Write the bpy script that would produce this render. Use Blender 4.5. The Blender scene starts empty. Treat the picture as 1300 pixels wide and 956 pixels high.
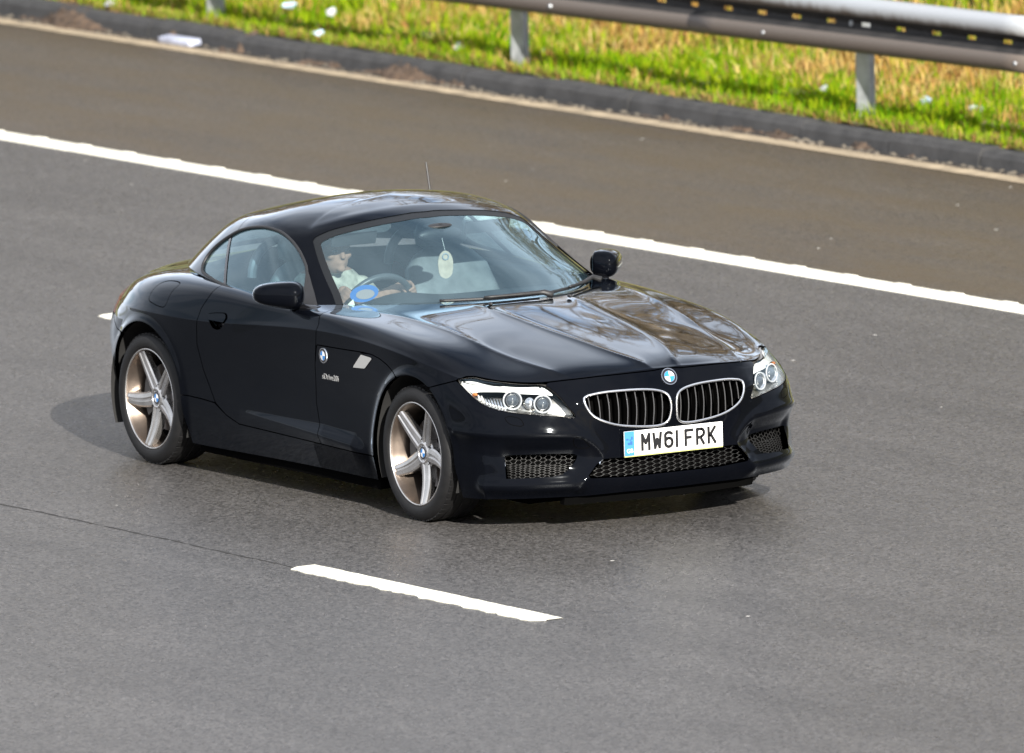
import bpy, bmesh, math, random
import numpy as np
from mathutils import Vector, Matrix
random.seed(4); rng = np.random.default_rng(7)
SC = bpy.context.scene; COL = SC.collection
rad = math.radians

# ------------------------------------------------------------------ camera
FPX, YAW, PITCH, ROLL = 17706.9, rad(149.830993), rad(7.4422636), rad(-1.62734863)
CAMPOS = np.array([54.76107774, -32.16567273, 9.05556807])
PX0, PY0 = 650.0, 433.5
_f = np.array([math.cos(YAW)*math.cos(PITCH), math.sin(YAW)*math.cos(PITCH), -math.sin(PITCH)])
_r = np.cross(_f, [0, 0, 1.]); _r /= np.linalg.norm(_r); _u = np.cross(_r, _f)
CR = math.cos(ROLL)*_r + math.sin(ROLL)*_u
CU = -math.sin(ROLL)*_r + math.cos(ROLL)*_u
CF = _f
cd = bpy.data.cameras.new('camera'); cam = bpy.data.objects.new('camera', cd); COL.objects.link(cam)
cd.sensor_width = 36; cd.sensor_fit = 'HORIZONTAL'; cd.lens = 36*FPX/1300
cd.shift_y = -(478-PY0)/1300
cd.clip_start = 1; cd.clip_end = 4000
cam.matrix_world = Matrix(((CR[0], CU[0], -CF[0], CAMPOS[0]), (CR[1], CU[1], -CF[1], CAMPOS[1]),
                           (CR[2], CU[2], -CF[2], CAMPOS[2]), (0, 0, 0, 1)))
cd.dof.use_dof = True; cd.dof.focus_distance = 63.2; cd.dof.aperture_fstop = 5.0
SC.camera = cam

# ------------------------------------------------------------------ sky, sun, exposure
SUN_EL, SUN_AZ = rad(26.2), rad(-15)       # azimuth in the x/y plane
SUNV = Vector((math.cos(SUN_EL)*math.cos(SUN_AZ), math.cos(SUN_EL)*math.sin(SUN_AZ), math.sin(SUN_EL)))
w = bpy.data.worlds.new('World'); SC.world = w; w.use_nodes = True
nt = w.node_tree; nt.nodes.clear()
def wn(t): return nt.nodes.new(t)
out = wn('ShaderNodeOutputWorld'); bg = wn('ShaderNodeBackground'); sky = wn('ShaderNodeTexSky')
sky.sky_type = 'NISHITA'; sky.sun_disc = False; sky.sun_elevation = SUN_EL
sky.sun_rotation = math.atan2(SUNV.x, SUNV.y)
sky.dust_density = 1.5; sky.air_density = 1.0
# broken cloud layer: noise over the direction projected on a cloud deck
tc = wn('ShaderNodeTexCoord'); sep = wn('ShaderNodeSeparateXYZ'); nt.links.new(tc.outputs['Generated'], sep.inputs[0])
mx = wn('ShaderNodeMath'); mx.operation = 'MAXIMUM'; mx.inputs[1].default_value = 0.0; nt.links.new(sep.outputs[2], mx.inputs[0])
ad = wn('ShaderNodeMath'); ad.operation = 'ADD'; ad.inputs[1].default_value = 0.12; nt.links.new(mx.outputs[0], ad.inputs[0])
dv = wn('ShaderNodeVectorMath'); dv.operation = 'DIVIDE'
cb = wn('ShaderNodeCombineXYZ')
for i in range(3): nt.links.new(ad.outputs[0], cb.inputs[i])
nt.links.new(tc.outputs['Generated'], dv.inputs[0]); nt.links.new(cb.outputs[0], dv.inputs[1])
nz = wn('ShaderNodeTexNoise'); nz.inputs['Scale'].default_value = 1.1; nz.inputs['Detail'].default_value = 7; nz.inputs['Roughness'].default_value = .58
nt.links.new(dv.outputs[0], nz.inputs['Vector'])
rp = wn('ShaderNodeValToRGB'); rp.color_ramp.elements[0].position = .24; rp.color_ramp.elements[1].position = .56
nt.links.new(nz.outputs['Fac'], rp.inputs[0])
mixc = wn('ShaderNodeMix'); mixc.data_type = 'RGBA'
mixc.inputs['B'].default_value = (10.2, 10.6, 11.6, 1)
nt.links.new(rp.outputs[0], mixc.inputs['Factor']); nt.links.new(sky.outputs[0], mixc.inputs['A'])
nt.links.new(mixc.outputs['Result'], bg.inputs['Color']); bg.inputs['Strength'].default_value = 0.059
nt.links.new(bg.outputs[0], out.inputs[0])
sd = bpy.data.lights.new('sun', 'SUN'); sd.energy = 5.0; sd.angle = rad(.55); sd.color = (1, .945, .86)
sun = bpy.data.objects.new('sun', sd); COL.objects.link(sun)
sun.rotation_euler = (-SUNV).to_track_quat('-Z', 'Y').to_euler(); sun.location = (20, -10, 30)
SC.view_settings.view_transform = 'Standard'; SC.view_settings.look = 'None'
SC.view_settings.exposure = 1.1; SC.view_settings.gamma = 1
SC.cycles.max_bounces = 10; SC.cycles.transparent_max_bounces = 16
SC.cycles.caustics_reflective = False; SC.cycles.caustics_refractive = False

# ------------------------------------------------------------------ helpers
def tag(o, label=None, cat=None, group=None, kind=None):
    if label: o['label'] = label
    if cat: o['category'] = cat
    if group: o['group'] = group
    if kind: o['kind'] = kind
    return o
def empty(name, loc=(0, 0, 0), **k):
    o = bpy.data.objects.new(name, None); COL.objects.link(o); o.location = loc; o.empty_display_size = .1
    return tag(o, **k)
def link(name, me, mat, parent=None, **k):
    o = bpy.data.objects.new(name, me); COL.objects.link(o)
    if mat is not None:
        for m in (mat if isinstance(mat, (list, tuple)) else [mat]): me.materials.append(m)
    if parent: o.parent = parent
    return tag(o, **k)
def pyobj(name, V, F, mat, parent=None, smooth=True, **k):
    me = bpy.data.meshes.new(name); me.from_pydata([tuple(map(float, v)) for v in V], [], [tuple(map(int, f)) for f in F]); me.update()
    if smooth: me.shade_smooth()
    return link(name, me, mat, parent, **k)
class MB:
    "collects shapes, builds ONE mesh"
    def __init__(s): s.V = []; s.F = []; s.S = []; s.M = []
    def add(s, V, F, smooth=True, mi=0):
        o = len(s.V); s.V += [tuple(map(float, v)) for v in V]; s.F += [tuple(int(i)+o for i in f) for f in F]
        s.S += [smooth]*len(F); s.M += [mi]*len(F)
    def box(s, c, d, R=None, mi=0, bev=0):
        c = np.array(c, float); d = np.array(d, float)/2
        if bev:
            b = min(bev, d.min()*.9); V = []; F = []
            bm = bmesh.new(); bmesh.ops.create_cube(bm, size=1)
            for v in bm.verts: v.co = Vector((v.co.x*2*d[0], v.co.y*2*d[1], v.co.z*2*d[2]))
            bmesh.ops.bevel(bm, geom=bm.edges[:], offset=b, segments=2, profile=.6, affect='EDGES')
            V = np.array([v.co for v in bm.verts]); F = [[v.index for v in f.verts] for f in bm.faces]; bm.free()
        else:
            V = np.array([[x, y, z] for x in (-1, 1) for y in (-1, 1) for z in (-1, 1)], float)*d
            F = [(0, 1, 3, 2), (4, 6, 7, 5), (0, 4, 5, 1), (2, 3, 7, 6), (0, 2, 6, 4), (1, 5, 7, 3)]
        if R is not None: V = V @ np.array(R).T
        s.add(V+c, F, False, mi)
    def tube(s, pts, r, n=10, closed=False, caps=True, mi=0, squash=None, up=(0, 0, 1)):
        P = np.array(pts, float); m = len(P); r = np.broadcast_to(np.array(r, float), (m,))
        V = []; prev = None
        for i in range(m):
            if closed: t = P[(i+1) % m]-P[i-1]
            else: t = P[min(i+1, m-1)]-P[max(i-1, 0)]
            t = t/(np.linalg.norm(t)+1e-12)
            a = np.array(up, float) if prev is None else prev
            a = a-t*(a@t)
            if np.linalg.norm(a) < 1e-3: a = np.array([1., .1, 0])-t*(np.array([1., .1, 0])@t)
            a /= np.linalg.norm(a); prev = a; b = np.cross(t, a)
            sq = squash if squash else (1, 1)
            for k in range(n):
                th = 2*math.pi*k/n; V.append(P[i]+r[i]*(a*math.cos(th)*sq[0]+b*math.sin(th)*sq[1]))
        F = []
        for i in range(m if closed else m-1):
            j = (i+1) % m
            for k in range(n):
                k2 = (k+1) % n; F.append((i*n+k, i*n+k2, j*n+k2, j*n+k))
        if caps and not closed:
            F.append(tuple(range(n))[::-1]); F.append(tuple((m-1)*n+k for k in range(n)))
        s.add(V, F, True, mi)
    def lathe(s, prof, n=64, c=(0, 0, 0), axis='y', mi=0, closed=False):
        "prof: list of (radius, offset along axis)"
        V = []; m = len(prof)
        for (r, h) in prof:
            for k in range(n):
                a = 2*math.pi*k/n
                p = (r*math.cos(a), h, r*math.sin(a)) if axis == 'y' else ((h, r*math.cos(a), r*math.sin(a)) if axis == 'x' else (r*math.cos(a), r*math.sin(a), h))
                V.append(np.array(p)+c)
        F = []
        for i in range(m if closed else m-1):
            j = (i+1) % m
            for k in range(n):
                k2 = (k+1) % n; F.append((i*n+k, j*n+k, j*n+k2, i*n+k2))
        s.add(V, F, True, mi)
    def ellipsoid(s, c, r, R=None, nu=20, nv=12, mi=0):
        V = []; F = []
        for i in range(nv+1):
            ph = math.pi*i/nv
            for k in range(nu):
                a = 2*math.pi*k/nu; V.append((r[0]*math.sin(ph)*math.cos(a), r[1]*math.sin(ph)*math.sin(a), r[2]*math.cos(ph)))
        for i in range(nv):
            for k in range(nu):
                k2 = (k+1) % nu; F.append((i*nu+k, (i+1)*nu+k, (i+1)*nu+k2, i*nu+k2))
        V = np.array(V)
        if R is not None: V = V @ np.array(R).T
        s.add(V+np.array(c), F, True, mi)
    def build(s, name, mat, parent=None, sharp=35, mirror=False, **k):
        me = bpy.data.meshes.new(name); V = np.array(s.V); F = s.F
        if mirror: V = V*np.array([1, -1, 1]); F = [f[::-1] for f in F]
        me.from_pydata([tuple(v) for v in V], [], F); me.update(clear_edges=True) if False else me.update()
        for p, sm, mi in zip(me.polygons, s.S, s.M): p.use_smooth = sm; p.material_index = mi
        me.validate()
        if sharp: me.set_sharp_from_angle(angle=rad(sharp))
        return link(name, me, mat, parent, **k)

# ------------------------------------------------------------------ materials
MATS = {}
def mat(name, col, rough=.5, metal=0., spec=.5, coat=0., coat_r=.03, var=0., vscale=20., bump=0., bscale=200., emis=None, **kw):
    if name in MATS: return MATS[name]
    m = bpy.data.materials.new(name); m.use_nodes = True; t = m.node_tree; b = t.nodes['Principled BSDF']
    b.inputs['Base Color'].default_value = (*col, 1); b.inputs['Roughness'].default_value = rough
    b.inputs['Metallic'].default_value = metal; b.inputs['Specular IOR Level'].default_value = spec
    b.inputs['Coat Weight'].default_value = coat; b.inputs['Coat Roughness'].default_value = coat_r
    tcn = t.nodes.new('ShaderNodeTexCoord')
    n = t.nodes.new('ShaderNodeTexNoise'); n.inputs['Scale'].default_value = vscale; n.inputs['Detail'].default_value = 5
    t.links.new(tcn.outputs['Object'], n.inputs['Vector'])
    if var:
        r = t.nodes.new('ShaderNodeValToRGB'); r.color_ramp.elements[0].position = .3; r.color_ramp.elements[1].position = .7
        c0 = tuple(max(0, c*(1-var)) for c in col); c1 = tuple(min(1, c*(1+var)) for c in col)
        r.color_ramp.elements[0].color = (*c0, 1); r.color_ramp.elements[1].color = (*c1, 1)
        t.links.new(n.outputs['Fac'], r.inputs[0]); t.links.new(r.outputs[0], b.inputs['Base Color'])
        mr = t.nodes.new('ShaderNodeMapRange'); mr.inputs['To Min'].default_value = max(.02, rough*(1-var*.6)); mr.inputs['To Max'].default_value = min(1, rough*(1+var*.6))
        t.links.new(n.outputs['Fac'], mr.inputs['Value']); t.links.new(mr.outputs[0], b.inputs['Roughness'])
    if bump:
        n2 = t.nodes.new('ShaderNodeTexNoise'); n2.inputs['Scale'].default_value = bscale; n2.inputs['Detail'].default_value = 3
        t.links.new(tcn.outputs['Object'], n2.inputs['Vector'])
        bp = t.nodes.new('ShaderNodeBump'); bp.inputs['Strength'].default_value = bump; bp.inputs['Distance'].default_value = .01
        t.links.new(n2.outputs['Fac'], bp.inputs['Height']); t.links.new(bp.outputs[0], b.inputs['Normal'])
    if emis:
        b.inputs['Emission Color'].default_value = (*emis[0], 1); b.inputs['Emission Strength'].default_value = emis[1]
    MATS[name] = m; return m
def glassmat(name, tint, f0=.05, rough=0.0, haze=0.0):
    m = bpy.data.materials.new(name); m.use_nodes = True; t = m.node_tree; t.nodes.clear()
    o = t.nodes.new('ShaderNodeOutputMaterial'); tr = t.nodes.new('ShaderNodeBsdfTransparent'); tr.inputs[0].default_value = (*tint, 1)
    gl = t.nodes.new('ShaderNodeBsdfGlossy'); gl.inputs['Roughness'].default_value = rough; gl.inputs['Color'].default_value = (.72, .92, 1, 1)
    fr = t.nodes.new('ShaderNodeLayerWeight'); fr.inputs['Blend'].default_value = .5
    pw = t.nodes.new('ShaderNodeMath'); pw.operation = 'POWER'; pw.inputs[1].default_value = 4.2; t.links.new(fr.outputs['Facing'], pw.inputs[0])
    mul = t.nodes.new('ShaderNodeMath'); mul.operation = 'MULTIPLY_ADD'; mul.inputs[1].default_value = 1.2; mul.inputs[2].default_value = f0
    mul.use_clamp = True
    t.links.new(pw.outputs[0], mul.inputs[0])
    mix = t.nodes.new('ShaderNodeMixShader'); t.links.new(mul.outputs[0], mix.inputs[0])
    t.links.new(tr.outputs[0], mix.inputs[1]); t.links.new(gl.outputs[0], mix.inputs[2])
    last = mix
    if haze:   # teal diffuse veil, painting a bluish sky reflection into the pane
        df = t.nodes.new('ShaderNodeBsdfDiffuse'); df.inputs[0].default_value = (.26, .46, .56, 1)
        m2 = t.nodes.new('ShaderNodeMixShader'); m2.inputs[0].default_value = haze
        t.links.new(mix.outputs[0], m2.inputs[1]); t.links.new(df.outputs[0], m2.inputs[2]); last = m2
    t.links.new(last.outputs[0], o.inputs[0]); return m

# ------------------------------------------------------------------ road frame (the car is yawed 1 degree to the road)
PHI = rad(1.02); RD = np.array([math.cos(PHI), math.sin(PHI), 0]); RN = np.array([-math.sin(PHI), math.cos(PHI), 0])
def RP(s, t, z=0.): return RD*s+RN*t+np.array([0, 0, z])

def asphalt(name, c0, c1, agg=400., seed=0., rough=(.38, .62), brown=None):
    m = bpy.data.materials.new(name); m.use_nodes = True; t = m.node_tree; b = t.nodes['Principled BSDF']; N = t.nodes.new; L = t.links.new
    tcn = N('ShaderNodeTexCoord'); mp = N('ShaderNodeMapping'); mp.inputs['Location'].default_value = (seed, seed, 0); L(tcn.outputs['Object'], mp.inputs[0])
    n1 = N('ShaderNodeTexNoise'); n1.inputs['Scale'].default_value = agg*.28; n1.inputs['Detail'].default_value = 6; n1.inputs['Roughness'].default_value = .72; L(mp.outputs[0], n1.inputs[0])
    vo = N('ShaderNodeTexVoronoi'); vo.inputs['Scale'].default_value = agg*.20; L(mp.outputs[0], vo.inputs[0])
    nl = N('ShaderNodeTexNoise'); nl.inputs['Scale'].default_value = .55; nl.inputs['Detail'].default_value = 5; L(mp.outputs[0], nl.inputs[0])
    # long streaks along the lane
    mp2 = N('ShaderNodeMapping'); mp2.inputs['Scale'].default_value = (.12, 2.2, 1); L(tcn.outputs['Object'], mp2.inputs[0])
    ns = N('ShaderNodeTexNoise'); ns.inputs['Scale'].default_value = 1.3; ns.inputs['Detail'].default_value = 4; L(mp2.outputs[0], ns.inputs[0])
    r = N('ShaderNodeValToRGB'); r.color_ramp.elements[0].position = .34; r.color_ramp.elements[1].position = .68
    r.color_ramp.elements[0].color = (*c0, 1); r.color_ramp.elements[1].color = (*c1, 1); L(n1.outputs['Fac'], r.inputs[0])
    # stone to stone variation
    sv = N('ShaderNodeSeparateColor'); L(vo.outputs['Color'], sv.inputs[0])
    mr = N('ShaderNodeMapRange'); mr.inputs['To Min'].default_value = .45; mr.inputs['To Max'].default_value = 1.6; L(sv.outputs[0], mr.inputs['Value'])
    m1 = N('ShaderNodeVectorMath'); m1.operation = 'SCALE'; L(r.outputs[0], m1.inputs[0]); L(mr.outputs[0], m1.inputs['Scale'])
    mr2 = N('ShaderNodeMapRange'); mr2.inputs['From Min'].default_value = .25; mr2.inputs['From Max'].default_value = .75; mr2.inputs['To Min'].default_value = .86; mr2.inputs['To Max'].default_value = 1.14; L(nl.outputs['Fac'], mr2.inputs['Value'])
    m2 = N('ShaderNodeVectorMath'); m2.operation = 'SCALE'; L(m1.outputs[0], m2.inputs[0]); L(mr2.outputs[0], m2.inputs['Scale'])
    mr3 = N('ShaderNodeMapRange'); mr3.inputs['From Min'].default_value = .3; mr3.inputs['From Max'].default_value = .7; mr3.inputs['To Min'].default_value = .9; mr3.inputs['To Max'].default_value = 1.1; L(ns.outputs['Fac'], mr3.inputs['Value'])
    m3 = N('ShaderNodeVectorMath'); m3.operation = 'SCALE'; L(m2.outputs[0], m3.inputs[0]); L(mr3.outputs[0], m3.inputs['Scale'])
    last = m3.outputs[0]
    if brown:
        mp3 = N('ShaderNodeMapping'); mp3.inputs['Scale'].default_value = (.5, 2.0, 1); L(tcn.outputs['Object'], mp3.inputs[0])
        nb = N('ShaderNodeTexNoise'); nb.inputs['Scale'].default_value = 1.2; nb.inputs['Detail'].default_value = 8; nb.inputs['Roughness'].default_value = .7; L(mp3.outputs[0], nb.inputs[0])
        rb = N('ShaderNodeMapRange'); rb.inputs['From Min'].default_value = .40; rb.inputs['From Max'].default_value = .62; rb.inputs['To Max'].default_value = .9; L(nb.outputs['Fac'], rb.inputs['Value'])
        mb = N('ShaderNodeMix'); mb.data_type = 'RGBA'; mb.inputs['B'].default_value = (*brown, 1); L(rb.outputs[0], mb.inputs['Factor']); L(last, mb.inputs['A']); last = mb.outputs['Result']
    # scattered pale chippings
    vc = N('ShaderNodeTexVoronoi'); vc.inputs['Scale'].default_value = 2.6; L(mp.outputs[0], vc.inputs[0])
    cr = N('ShaderNodeMath'); cr.operation = 'LESS_THAN'; cr.inputs[1].default_value = .028; L(vc.outputs['Distance'], cr.inputs[0])
    sc2 = N('ShaderNodeSeparateColor'); L(vc.outputs['Color'], sc2.inputs[0])
    gt = N('ShaderNodeMath'); gt.operation = 'GREATER_THAN'; gt.inputs[1].default_value = .55; L(sc2.outputs[1], gt.inputs[0])
    an = N('ShaderNodeMath'); an.operation = 'MULTIPLY'; L(cr.outputs[0], an.inputs[0]); L(gt.outputs[0], an.inputs[1])
    mc = N('ShaderNodeMix'); mc.data_type = 'RGBA'; mc.inputs['B'].default_value = (.62, .6, .55, 1); L(an.outputs[0], mc.inputs['Factor']); L(last, mc.inputs['A'])
    L(mc.outputs['Result'], b.inputs['Base Color'])
    mrr = N('ShaderNodeMapRange'); mrr.inputs['To Min'].default_value = rough[0]; mrr.inputs['To Max'].default_value = rough[1]; L(sv.outputs[1], mrr.inputs['Value']); L(mrr.outputs[0], b.inputs['Roughness'])
    bp = N('ShaderNodeBump'); bp.inputs['Strength'].default_value = .4; bp.inputs['Distance'].default_value = .003
    L(n1.outputs['Fac'], bp.inputs['Height']); L(bp.outputs[0], b.inputs['Normal'])
    return m

def strip(name, s0, s1, t0, t1, z, m, ns=1, nt_=1, **k):
    S = np.linspace(s0, s1, ns+1); T = np.linspace(t0, t1, nt_+1)
    V = [RP(s, t, z) for s in S for t in T]
    F = [(i*(nt_+1)+j, (i+1)*(nt_+1)+j, (i+1)*(nt_+1)+j+1, i*(nt_+1)+j+1) for i in range(ns) for j in range(nt_)]
    return pyobj(name, V, F, m, **k)

A_lane = asphalt('asphalt_lane', (.028, .0262, .0252), (.112, .106, .102), rough=(.27, .50))
A_sh = asphalt('asphalt_shoulder', (.030, .024, .017), (.090, .073, .053), seed=13., rough=(.36, .58), brown=(.066, .048, .025))
strip('road', -400, 260, -16.0, 5.33, 0, A_lane, kind='structure')
strip('hard_shoulder', -400, 260, 5.33, 8.27, 0, A_sh, kind='structure')

paint = mat('road_paint', (.70, .68, .58), .6, var=.16, vscale=22, bump=.2, bscale=300)
# raised-rib edge line
nS = 0; V = []; F = []
mb = MB()
L0, L1 = -180, 60
def edge_piece(s0, s1, t0, t1, z, h):
    a = [RP(s0, t0, z), RP(s1, t0, z), RP(s1, t1, z), RP(s0, t1, z)]
    e = .006
    b = [RP(s0+e, t0+e, z+h), RP(s1-e, t0+e, z+h), RP(s1-e, t1-e, z+h), RP(s0+e, t1-e, z+h)]
    mb.add(a+b, [(4, 5, 6, 7), (0, 1, 5, 4), (1, 2, 6, 5), (2, 3, 7, 6), (3, 0, 4, 7)], False)
s = L0
while s < L1:
    edge_piece(s, s+1.0, 5.226+random.uniform(-.004, .004), 5.425+random.uniform(-.003, .003), .001, .004); s += 1.0
mb.build('edge_line', paint, sharp=0, kind='structure')
rmb = MB(); mb = rmb
k = 0
s = -15.09-.5*130
while s < L1:
    edge_piece(s-.08, s+.04, 5.26, 5.432, .004, .005); s += .5
rmb.build('rumble_rib', paint, sharp=0, kind='structure')
def dash(s0, s1, t0, t1, ragged=True):
    n = 46; S = np.linspace(s0, s1, n); up = []; lo = []
    for i, x in enumerate(S):
        q = .004*math.sin(i*.9)+random.uniform(-.012, .006) if ragged else 0
        e = min(i, n-1-i)
        up.append((x, t1+random.uniform(-.003, .003))); lo.append((x, t0+q+(.06 if e == 0 else .0)+(random.uniform(0, .02) if random.random() < .25 else 0)))
    V = [RP(*p, .0035) for p in up]+[RP(*p, .0035) for p in lo]+[RP(p[0], p[1], .0) for p in up]+[RP(p[0], p[1], .0) for p in lo]
    F = [(i, n+i, n+i+1, i+1) for i in range(n-1)]+[(2*n+i, i, i+1, 2*n+i+1) for i in range(n-1)]+[(n+i, 3*n+i, 3*n+i+1, n+i+1) for i in range(n-1)]
    return pyobj('lane_line', V, F, paint, smooth=False, kind='structure')
for kk in (-3, -2, -1, 0, 1): dash(.85+9*kk, 2.97+9*kk, -2.07, -1.915)
for kk in (-3, -2, -1, 0, 1): dash(-7.50+9*kk, -5.40+9*kk, 1.69, 1.835)
# longitudinal construction joint, a dark cracked seam with ragged edge
V = []; F = []
S = np.arange(-22, 12, .06); tt = -2.02+np.cumsum(rng.normal(0, .0025, len(S))); tt += -2.02-tt.mean(); wv = np.clip(rng.normal(.005, .004, len(S)), .0008, .014)
for s_, t_, w_ in zip(S, tt, wv): V += [RP(s_, t_-w_, .0015), RP(s_, t_+w_, .0015)]
F = [(2*i, 2*i+2, 2*i+3, 2*i+1) for i in range(len(S)-1) if S[i] < .82]
pyobj('road_joint', V, F, mat('joint_tar', (.018, .017, .016), .8), kind='structure')

# channel, kerb and verge
strip('drain_channel', -120, 40, 8.27, 8.42, .004, mat('channel_concrete', (.30, .24, .16), .9, var=.28, vscale=7, bump=.4, bscale=60), ns=160, kind='structure')
gut = mat('gutter_silt', (.018, .014, .011), .95, var=.5, vscale=14, bump=.6, bscale=50)
strip('gutter', -120, 40, 8.42, 8.62, .006, gut, ns=80, kind='structure')
kerb = empty('kerb', RP(-12, 8.5)*0, kind='structure')
kmat = mat('kerb_concrete', (.034, .034, .035), .85, var=.35, vscale=9, bump=.5, bscale=80)
s = -34.3; kl = .915
while s < 2:
    b_ = MB(); dz = random.uniform(-.012, .008); dt = random.uniform(-.008, .008)
    t0 = 8.50+dt; prof = [(t0, 0.0), (t0+.012, .075+dz), (t0+.035, .105+dz), (t0+.15, .11+dz), (t0+.15, -.05)]
    g = .006
    V = [RP(s+g, *p) for p in prof]+[RP(s+kl-g, *p) for p in prof]; n = len(prof)
    b_.add(V, [(i, n+i, n+i+1, i+1) for i in range(n-1)]+[tuple(range(n)), tuple(range(2*n-1, n-1, -1))], False)
    b_.build('kerb_stone', kmat, kerb, sharp=0); s += kl
# soil spilled over the kerb
soilm = mat('soil', (.070, .046, .030), .95, var=.45, vscale=18, bump=.8, bscale=60)
def bank_z(t):
    return .10+.02*np.clip((t-8.65)/.8, 0, 1)+.30*np.clip(t-9.7, 0, 14)*np.clip((t-9.7)/1.2, 0, 1)
# verge ground
S = np.concatenate([np.linspace(-400, -36, 30), np.arange(-35.5, -2, .12), np.linspace(-1, 120, 20)])
T = np.concatenate([np.arange(8.63, 10.6, .07), np.arange(10.7, 14, .25), np.linspace(14.5, 30, 14), [60, 120, 300]])
SS, TT = np.meshgrid(S, T, indexing='ij')
near = ((SS > -36) & (SS < -1) & (TT < 14)).astype(float)
ZZ = bank_z(TT)+near*(.012*np.sin(SS*5.1+TT*3)*np.sin(TT*7-SS*2)+rng.normal(0, .008, SS.shape))
P = RD[None, None]*SS[..., None]+RN[None, None]*TT[..., None]; P[..., 2] = ZZ
ni, nj = SS.shape; idx = np.arange(ni*nj).reshape(ni, nj)
F = np.stack([idx[:-1, :-1], idx[1:, :-1], idx[1:, 1:], idx[:-1, 1:]], -1).reshape(-1, 4)
vm = bpy.data.materials.new('verge_earth'); vm.use_nodes = True; t = vm.node_tree; b = t.nodes['Principled BSDF']
tcn = t.nodes.new('ShaderNodeTexCoord'); n1 = t.nodes.new('ShaderNodeTexNoise'); n1.inputs['Scale'].default_value = 6; n1.inputs['Detail'].default_value = 8
t.links.new(tcn.outputs['Object'], n1.inputs[0]); r = t.nodes.new('ShaderNodeValToRGB'); cr = r.color_ramp
cr.elements[0].position = .3; cr.elements[0].color = (.05, .04, .02, 1); cr.elements[1].position = .7; cr.elements[1].color = (.22, .16, .06, 1)
e = cr.elements.new(.5); e.color = (.10, .10, .025, 1)
t.links.new(n1.outputs['Fac'], r.inputs[0]); t.links.new(r.outputs[0], b.inputs['Base Color']); b.inputs['Roughness'].default_value = 1
pyobj('verge', P.reshape(-1, 3), F, vm, kind='structure')
# ground on the near side of the carriageway (central reserve, far carriageway, fields)
strip('central_reserve', -400, 260, -19.5, -16.0, -.01, vm, kind='structure')
strip('opposite_carriageway', -400, 260, -34, -19.5, -.01, A_lane, kind='structure')
gp = MB(); gp.add([(-3000, -3000, -.06), (3000, -3000, -.06), (3000, 3000, -.06), (-3000, 3000, -.06)], [(0, 1, 2, 3)], False)
gp.build('ground', mat('field', (.07, .085, .03), 1, var=.4, vscale=.05), sharp=0, kind='structure')

# soil heaped over the kerb
def mound(s0, s1, t0, t1, h, seed):
    rr = np.random.default_rng(seed); nu, nv = max(10, int((s1-s0)/.02)), max(8, int((t1-t0)/.02))
    V = []; 
    for i in range(nu+1):
        for j in range(nv+1):
            a, c = i/nu, j/nv; q = math.sin(math.pi*a)**.5*math.sin(math.pi*c)**.6
            V.append(RP(s0+(s1-s0)*a+rr.normal(0, .008), t0+(t1-t0)*c+rr.normal(0, .012)+.05*math.sin(9*a+seed), -.01+(h*q*(.8+.2*math.sin(7*a+seed))+rr.normal(0, .009)*q)))
    F = [(i*(nv+1)+j, (i+1)*(nv+1)+j, (i+1)*(nv+1)+j+1, i*(nv+1)+j+1) for i in range(nu) for j in range(nv)]
    return V, F
sm = MB()
for k, (a, c, t0, t1, h) in enumerate([(-20.35, -18.95, 8.44, 8.80, .145), (-16.15, -15.05, 8.44, 8.80, .14), (-11.0, -10.2, 8.5, 8.78, .125), (-24.5, -22.5, 8.46, 8.8, .15), (-17.9, -17.55, 8.5, 8.75, .13), (-18.6, -18.35, 8.5, 8.76, .125), (-8.9, -8.2, 8.5, 8.78, .125)]):
    sm.add(*mound(a, c, t0, t1, h, k))
for k in range(12):
    a = random.uniform(-24, -6); sm.add(*mound(a, a+random.uniform(.4, 1.1), 8.42+random.uniform(0, .03), 8.62+random.uniform(0, .06), random.uniform(.025, .07), 40+k))
sm.build('soil', soilm, sharp=0, kind='stuff')
# silt lumps in the gutter
gm = MB()
for k in range(420):
    s_ = random.uniform(-24, -5); t_ = random.uniform(8.40, 8.51); r_ = random.uniform(.006, .022)
    gm.ellipsoid(RP(s_, t_, .006), (r_*1.5, r_, r_*.6), nu=6, nv=4)
gm.build('gravel', mat('gravel_bits', (.10, .085, .065), .95, var=.5, vscale=3), sharp=0, kind='stuff')

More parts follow.
